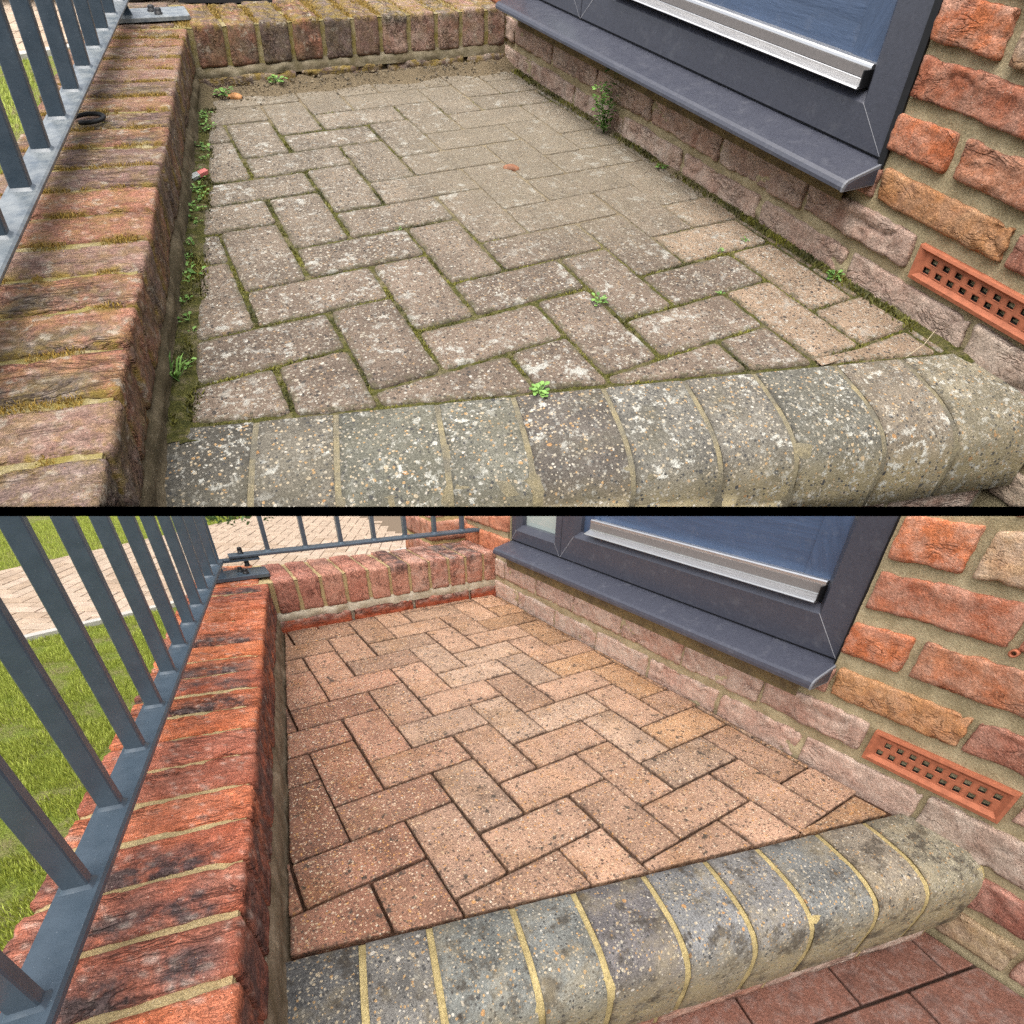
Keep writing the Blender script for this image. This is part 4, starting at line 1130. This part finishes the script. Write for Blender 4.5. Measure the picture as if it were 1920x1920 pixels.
# ------------------------------------------------------------------ moss, weeds and litter of the uncleaned terrace
def leaf_fan(mb, c, size, n, r, up=0.6, lobes=True):
    for i in range(n):
        a = r.uniform(0, 6.283); rad = size*r.uniform(0.1, 1.0); ll = size*r.uniform(0.35, 0.6)
        base = Vector(c) + Vector((math.cos(a), math.sin(a), 0))*rad*0.7 + Z*(size*up*r.uniform(0.1, 1.0))
        d = Vector((math.cos(a), math.sin(a), r.uniform(-0.2, 0.7))).normalized(); s = d.cross(Z).normalized()
        cc = (r.random(), 0, 0)
        u = s.cross(d)
        mb.add([base, base + d*ll*0.4 + s*ll*0.38 + u*ll*0.1, base + d*ll*0.85 + s*ll*0.28, base + d*ll - u*ll*0.08, base + d*ll*0.85 - s*ll*0.28, base + d*ll*0.4 - s*ll*0.38 + u*ll*0.1], [(0, 1, 2, 3), (0, 3, 4, 5)], cc)
        mb.add([Vector(c), Vector(c) + s*0.0006, base + s*0.0006, base], [(0, 1, 2, 3)], cc)
def build_growth(edges, sandf):
    k = PL.k
    r = random.Random(17)
    mg = mat_leaf('weed_leaf', k, (0.07, 0.15, 0.03), (0.20, 0.36, 0.08))
    mo = mat_leaf('moss_blade', k, (0.045, 0.046, 0.013), (0.23, 0.215, 0.03))
    mor = mat_leaf('moss_orange', k, (0.15, 0.10, 0.025), (0.42, 0.27, 0.05))
    sp = []
    for p2, s in edges:
        n = len(p2)
        for i in range(n):
            a, b = p2[i], p2[(i+1) % n]; l = math.hypot(b[0]-a[0], b[1]-a[1])
            for _ in range(int(l*1500)):
                t = r.random(); x = a[0]+(b[0]-a[0])*t; y = a[1]+(b[1]-a[1])*t
                nx, ny = (b[1]-a[1])/l, -(b[0]-a[0])/l
                e = r.uniform(0.0004, 0.0065); x += nx*e; y += ny*e
                m = noise.noise((x*16, y*16, 3)) + 0.25*noise.noise((x*50, y*50, 3))
                if y > 0.86 or r.random() < sandf(x, y)*1.1 or m < -0.12: continue
                if x > XR-0.004: continue
                sp.append((x, y, -0.0065, 0.8+0.6*max(0, m)))
    y = -0.17
    for _ in range(16000):
        y = r.uniform(-0.17, 0.92); x = LX(y) + abs(r.gauss(0, 0.017)) + 0.002
        if x-LX(y) > 0.042 or noise.noise((x*20, y*9, 8)) < -0.12: continue
        sp.append((x, y, -0.003, 1.3))
    for _ in range(3500):
        y = r.uniform(-0.42, 0.97); m = noise.noise((0, y*7, 1))
        if m < -0.15 and y < 0.75: continue
        sp.append((XR-abs(r.gauss(0, 0.010)), y, 0.0, 1.3+0.9*max(0, m)))
    blades(sp, mo, 'green and yellow moss filling the paving joints and wall foot', (0.3, 0.2, 0), (0.0035, 0.0075), 0.0011, 'moss', 'moss', 0.9, 5, lambda x, y: 0.30+1.0*noise.noise((x*14, y*14, 6)))
    # tufts along the coping joints, left wall then back wall
    sp = []
    for i in range(20):
        yj = -0.517 + 0.0785*i
        for _ in range(1500):
            t = r.uniform(0.012, CW-0.01); off = r.gauss(0, 0.0055)
            v = Vector((LX(0), 0, 0)) + LD*((yj+off)/LD.y) + LN*t
            m = noise.noise((t*22, i*3.3, 5)) + 0.35*noise.noise((t*70, i*2.1, 5))
            if m < -0.02 or v.y > 1.04: continue
            sp.append((v.x, v.y, CT-0.004 + r.uniform(0, 0.003), 0.8+0.9*max(0, m)))
    for _ in range(6000):
        yy = r.uniform(0.55, 1.03); t = r.uniform(0.02, CW-0.02)
        v = Vector((LX(0), 0, 0)) + LD*(yy/LD.y) + LN*t
        if noise.noise((v.x*26, v.y*40, 2)) < 0.12: continue
        sp.append((v.x, v.y, CT-0.001, 1.0))
    jx = [0.096, 0.172, 0.250, 0.330, 0.411, 0.491, 0.566, 0.646, 0.727, 0.800, 0.880]
    for i, x in enumerate(jx):
        for _ in range(2600 if i < 7 else 400):
            xx = x + r.gauss(0, 0.016); yy = YB + 0.008 + (CW-0.03)*r.random()**0.7
            if noise.noise((xx*14, yy*14, 9)) < -0.15: continue
            sp.append((xx, yy, CT-0.003, 1.5))
    blades(sp, mor, 'rusty orange moss tufts along the coping joints', (0.0, 0.6, CT), (0.0015, 0.0050), 0.00055, 'moss', 'moss', 0.7, 6)
    # crumbs of soil washed against the back wall
    V = []; F = []; C = []
    for _ in range(1500):
        x = r.uniform(0.11, 0.90); d = abs(r.gauss(0, 0.055)); yy = YB - 0.004 - d
        if x < LX(yy)+0.03: continue
        s = r.uniform(0.0008, 0.0042)*(1.0 if r.random() < 0.25 else 0.6)
        zc = 0.014*sstep(0.1, 0.0, d) + s*0.3
        n = len(V); c = r.random()
        pts = [(1, 0, 0), (-1, 0, 0), (0, 1, 0), (0, -1, 0), (0, 0, 1), (0, 0, -1)]
        V += [(x+p[0]*s*r.uniform(0.6, 1.3), yy+p[1]*s*r.uniform(0.6, 1.3), zc+p[2]*s*r.uniform(0.5, 1.1)) for p in pts]
        F += [(n+a, n+b, n+c_) for a, b, c_ in ((4, 0, 2), (4, 2, 1), (4, 1, 3), (4, 3, 0), (5, 2, 0), (5, 1, 2), (5, 3, 1), (5, 0, 3))]
        C += [(c, 0, 0)]*6
    mesh_ob('soil_crumbs', V, F, mat_leaf('crumb', k, (0.04, 0.032, 0.02), (0.22, 0.17, 0.10)), base=(0.5, 1.0, 0), cols=C, label='crumbs of soil and dead moss along the back wall', cat='soil', kind='stuff')
    # small leaves running along the foot of the left wall
    mb = MB()
    for _ in range(42):
        yy = r.choice([r.uniform(0.15, 0.55), r.uniform(0.15, 0.9), r.uniform(-0.1, 0.9)])
        leaf_fan(mb, (LX(yy)+r.uniform(0.006, 0.034), yy, 0.002), r.uniform(0.009, 0.018), r.randint(4, 9), r, 0.5)
    mb.ob('creeping_weed', mg, base=(-0.05, 0.3, 0), label='creeping small leaved weeds along the foot of the left mossy wall', cat='weeds', kind='stuff')
    def weed(p, size, n, label, tall=0.0, cat='weed'):
        b = MB()
        if tall:
            for st in range(5):
                a = st*1.3; lean = Vector((math.cos(a)*0.25-0.15, math.sin(a)*0.25, 1)).normalized()
                h = tall*(1.0, 0.75, 0.6, 0.85, 0.5)[st]
                s = lean.cross(X).normalized()*0.0011; o = Vector(p)
                b.add([o-s, o+s, o+lean*h+s*0.4, o+lean*h-s*0.4], [(0, 1, 2, 3)], (0.2, 0, 0))
                s2 = lean.cross(s).normalized()*0.0011
                b.add([o-s2, o+s2, o+lean*h+s2*0.4, o+lean*h-s2*0.4], [(0, 1, 2, 3)], (0.2, 0, 0))
                for q_ in range(6):
                    leaf_fan(b, tuple(o + lean*h*(0.15+0.17*q_)), size*(0.6+0.08*q_), 8, r, 0.4)
        else:
            leaf_fan(b, p, size, n, r, 0.6)
        b.ob('weed', mg, base=p, label=label, cat=cat)
    weed((0.915, 0.47, 0.0), 0.024, 0, 'tall leafy green weed sprouting at the foot of the house wall', 0.125)
    weed((0.136, 0.985, 0.006), 0.024, 26, 'low dark green weed in the back left corner beside an orange leaf')
    weed((0.272, 1.015, 0.012), 0.026, 20, 'green weed growing against the back wall right of the corner weed')
    weed((0.498, -0.145, 0.0), 0.014, 20, 'small clover like weed in the middle of the paving joints')
    weed((0.302, -0.300, 0.0), 0.015, 22, 'bright green seedling at the edge of the bullnose step')
    weed((0.870, -0.08, 0.0), 0.009, 10, 'tiny green seedling nearest the house wall in the right hand joints')
    weed((0.800, -0.095, 0.0), 0.009, 9, 'tiny green seedling between two buff pavers on the right')
    weed((0.700, -0.205, 0.0), 0.008, 8, 'tiny green seedling left of the buff paver on the right')
    weed((0.926, -0.245, 0.0), 0.016, 18, 'green weed below the air brick at the house wall foot')
    weed((0.925, 0.25, 0.0), 0.014, 16, 'small green weed in yellow moss at the house wall foot')
    weed((0.29, 0.2, 0.0), 0.007, 7, 'pinhead green seedling in the moss between dark pavers')
    b = MB()
    for i in range(16):
        a = r.uniform(0, 6.283); h = r.uniform(0.03, 0.055); o = Vector((-0.122 + r.uniform(-0.008, 0.01), -0.08 + r.uniform(-0.008, 0.008), 0.0))
        d = Vector((math.cos(a)*0.6, math.sin(a)*0.6, 0.8)); s = d.cross(Z).normalized()*0.0013
        b.add([o-s, o+s, o+d*h*0.6+s, o+d*h*0.6-s, o+d*h - Z*h*0.25], [(0, 1, 2, 3), (3, 2, 4)], (r.random(), 0, 0))
    b.ob('grass_tuft', mg, base=(-0.12, -0.08, 0), label='thin grass tuft growing from moss by the left wall', cat='grass tuft')
    # litter
    def curl(p, l, w, ang, mat, label, name, cat, lift=0.004, tone=0.5):
        V = []; F = []
        d = Vector((math.cos(ang), math.sin(ang), 0)); s = Vector((-d.y, d.x, 0)); n = 7
        for i in range(n+1):
            t = i/n; ww = w*math.sin(math.pi*(0.08+0.84*t))**0.7; z = lift*math.sin(t*math.pi)+0.002
            for e in (-1, 0, 1):
                for th in (0,): V.append(Vector(p) + d*(t-0.5)*l + s*ww*e + Z*(z + (0.0018 if e else 0)))
        for i in range(n):
            for e in range(2):
                a = i*3+e; F.append((a, a+3, a+4, a+1))
        o = mesh_ob(name, V, F, mat, base=p, smooth=True, label=label, cat=cat, cols=[(tone, 0, 0)]*len(V))
        md = o.modifiers.new('thickness', 'SOLIDIFY'); md.thickness = 0.0006*k
    mlf = mat_plain('dead_leaf', k, (0.26, 0.115, 0.06), 0.6, 0.35, 60)
    mlo = mat_plain('orange_leaf', k, (0.48, 0.23, 0.09), 0.6, 0.25, 60)
    curl((0.607, 0.365, 0.0), 0.034, 0.0065, 2.5, mlf, 'curled brown dead leaf in the middle of the sandy pavers', 'dead_leaf', 'leaf')
    curl((0.157, 0.975, 0.004), 0.036, 0.007, -0.5, mlo, 'pale orange dead leaf beside the corner weed', 'dead_leaf', 'leaf')
    mpk = mat_plain('pink_plastic', k, (0.62, 0.20, 0.18), 0.45, 0.1); mgy = mat_plain('grey_plastic', k, (0.40, 0.42, 0.40), 0.6, 0.2)
    t = thing('broken_plastic', 'broken pink and grey plastic scrap on the weeds by the left wall', 'plastic scrap', (0.006, 0.535, 0.004))
    b = MB(); b.box((0.006, 0.528, 0.005), Vector((0.017, 0.005, 0.003)), Vector((-0.005, 0.013, 0)), Vector((0.001, -0.002, 0.008))); b.ob('pink_piece', mpk, t)
    b = MB(); b.box((-0.008, 0.522, 0.003), Vector((0.015, 0.005, 0.003)), Vector((-0.004, 0.014, 0.002)), Vector((0, -0.002, 0.006))); b.ob('grey_piece', mgy, t)
    def tube(pts, rad, name, mat, base, label, cat):
        V = []; F = []; m_ = 6
        for i, p in enumerate(pts):
            d = (pts[min(i+1, len(pts)-1)] - pts[max(i-1, 0)]).normalized(); s = d.cross(Z).normalized() if abs(d.z) < 0.95 else X; u = s.cross(d)
            for a in range(m_): V.append(p + s*rad*math.cos(a*6.283/m_) + u*rad*math.sin(a*6.283/m_))
        for i in range(len(pts)-1):
            for a in range(m_): F.append((i*m_+a, i*m_+(a+1) % m_, (i+1)*m_+(a+1) % m_, (i+1)*m_+a))
        return mesh_ob(name, V, F, mat, base=base, smooth=True, label=label, cat=cat)
    mbk = mat_plain('black_rubber', k, (0.012, 0.012, 0.012), 0.6, 0.3)
    c = Vector((-0.150, 0.478, CT+0.006))
    tube([c + Vector((0.024*math.cos(a*0.35-2.2), 0.021*math.sin(a*0.35-2.2), 0.0)) for a in range(15)], 0.0036, 'rubber_loop', mbk, tuple(c), 'curled black rubber loop lying on the coping under the railing', 'rubber loop')
    mst = mat_plain('straw', k, (0.50, 0.42, 0.28), 0.7, 0.2)
    tube([Vector((0.84, -0.462, 0.006)), Vector((0.89, -0.455, 0.010)), Vector((0.935, -0.44, 0.014))], 0.0005, 'straw', mst, (0.88, -0.455, 0.006), 'pale dry straw poking over the right end of the step', 'straw')
    # a parked car just shows its tyre and underside past the back wall
    car = thing('parked_car', 'dark parked car whose tyre shows past the back wall', 'car', (0.6, 4.25, GZ))
    V = []; F = []; seg = 36
    cx = Vector((0.10, 4.32, GZ+0.31)); ax = Vector((0.25, 0.97, 0)).normalized(); sd_ = Vector((ax.y, -ax.x, 0))
    prof = [(0.18, -0.05), (0.20, -0.09), (0.28, -0.095), (0.306, -0.07), (0.311, 0.0), (0.306, 0.07), (0.28, 0.095), (0.20, 0.09)]
    for i in range(seg):
        a = i*6.283/seg
        for rr, w in prof: V.append(cx + sd_*rr*math.cos(a) + Z*rr*math.sin(a)*1.0 + ax*w)
    n = len(prof)
    for i in range(seg):
        for j in range(n): F.append((i*n+j, i*n+(j+1) % n, ((i+1) % seg)*n+(j+1) % n, ((i+1) % seg)*n+j))
    mty = mat_plain('tyre_rubber', k, (0.045, 0.045, 0.045), 0.8, 0.4, 25, 0.004)
    mesh_ob('tyre', V, F, mty, car, smooth=True)
    b = MB(); b.box((0.36, 4.02, GZ+0.05), Vector((2.4, -0.55, 0)), Vector((0.35, 1.5, 0)), Z*0.35); b.box((-1.6, 4.5, GZ+0.25), Vector((4.6, -1.0, 0)), Vector((0.35, 1.5, 0)), Z*0.55)
    b.ob('car_body', mat_plain('car_paint', k, (0.02, 0.02, 0.022), 0.4, 0.1), car)

def build_shrub():
    k = PL.k
    r = random.Random(3)
    sh = thing('shrub', 'dark green shrub at the far edge of the driveway', 'shrub', (0.42, 6.35, GZ))
    b = MB()
    for _ in range(900):
        v = Vector((r.gauss(0, 0.28), r.gauss(0, 0.2), abs(r.gauss(0.12, 0.14))))
        if noise.noise(v*6) < -0.1: continue
        c = Vector((0.42, 6.45, GZ)) + v; s = r.uniform(0.02, 0.04); d = Vector((r.uniform(-1, 1), r.uniform(-1, 1), r.uniform(-0.3, 1))).normalized(); t = d.cross(Vector((0.3, 0.7, 0.2))).normalized()
        b.add([c, c+d*s+t*s*0.4, c+d*s*2, c+d*s-t*s*0.4], [(0, 1, 2, 3)], (r.random(), 0, 0))
    b.ob('foliage', mat_leaf('shrub_leaf', k, (0.02, 0.05, 0.015), (0.07, 0.12, 0.04)), sh)
    s = MB()
    for a in range(5):
        o = Vector((0.42+0.04*a-0.08, 6.45, GZ)); s.box(o, X*0.012, Y*0.012, Vector((0.02*a-0.04, 0.02, 0.18)))
    s.ob('stem', mat_plain('bark', k, (0.06, 0.045, 0.03), 0.9, 0.3), sh)

# ------------------------------------------------------------------ build both terraces
for pl, mossy in ((CLEAN, False), (MOSSY, True)):
    PL = pl
    XR = 0.942 if mossy else 0.932
    HB[0 if mossy else 1] = mat_brick(pl.k, False, True) if not mossy else None
    if mossy:
        HB[0] = mat_brick(pl.k, False, True)
    edges, sandf = build_floor(mossy)
    build_parapets(mossy)
    build_step(mossy)
    build_house(mossy)
    build_rail(mossy)
    build_outside(mossy)
    if mossy: build_growth(edges, sandf)
    else:
        build_path(); build_pier(); build_shrub()

# ------------------------------------------------------------------ each terrace cut off along its camera plane at an image row
import numpy as np
def trim(pl):
    co = CAM_POS; no = pl.cut_no
    for o in pl.objs:
        me = o.data
        r = o
        while r.parent: r = r.parent
        M = pl.M @ Matrix.Translation(Vector(r['org']))
        Mi = M.inverted()
        lc = Mi @ co; ln = (M.to_3x3().transposed() @ no).normalized()
        a = np.empty(len(me.vertices)*3); me.vertices.foreach_get('co', a); a = a.reshape(-1, 3)
        d = (a - np.array(lc)) @ np.array(ln)
        if d.size == 0 or d.min() >= 0: continue
        if d.max() <= 0:
            o['gone'] = 1; continue
        bm = bmesh.new(); bm.from_mesh(me)
        res = bmesh.ops.bisect_plane(bm, geom=bm.verts[:]+bm.edges[:]+bm.faces[:], dist=1e-7, plane_co=lc, plane_no=ln, clear_inner=True)
        ed = [e for e in res['geom_cut'] if isinstance(e, bmesh.types.BMEdge)]
        if ed and 'kind' not in o:
            try: bmesh.ops.holes_fill(bm, edges=ed, sides=0)
            except Exception: pass
        bm.to_mesh(me); bm.free()
for pl in (CLEAN, MOSSY): trim(pl)
def kids(o): return [c for c in bpy.data.objects if c.parent == o]
gone = [o for o in bpy.data.objects if o.get('gone')]
names = set(o.name for o in gone)
for o in gone:
    bpy.data.objects.remove(o, do_unlink=True)
for o in list(bpy.data.objects):                       # drop sub-parts whose part was not kept
    if o.type == 'MESH' and o.parent is None and 'label' not in o: bpy.data.objects.remove(o, do_unlink=True)
for o in bpy.data.objects:
    if 'org' in o: del o['org']

# ------------------------------------------------------------------ black bar added to fill the gap between the two cut terraces
PL = CLEAN
zc = 7.4
xa, xb = -7.6, 7.6
def cw(x, y, z): return CAM_POS + q @ Vector((x, y, z))
ya_, yb_ = (950.0-960)/1055*zc, (968.0-960)/1055*zc
V = [cw(xa, ya_, zc), cw(xb, ya_, zc), cw(xb, yb_, zc), cw(xa, yb_, zc), cw(xa, ya_, zc+0.3), cw(xb, ya_, zc+0.3), cw(xb, yb_, zc+0.3), cw(xa, yb_, zc+0.3)]
me = bpy.data.meshes.new('divider')
c0 = sum(V, Vector())/8
me.from_pydata([v-c0 for v in V], [], [(0, 1, 2, 3), (4, 7, 6, 5), (0, 4, 5, 1), (1, 5, 6, 2), (2, 6, 7, 3), (3, 7, 4, 0)])
gb = NT('matt_black'); gb.done((0.0, 0.0, 0.0), 1.0, None, 0.0)
me.materials.append(gb.m)
bo = bpy.data.objects.new('divider', me); COL.objects.link(bo); bo.location = c0  # solid stand-in for the black border between the two views
tag(bo, 'long matt black stand-in for the border between the mossy and the cleaned view', 'divider')
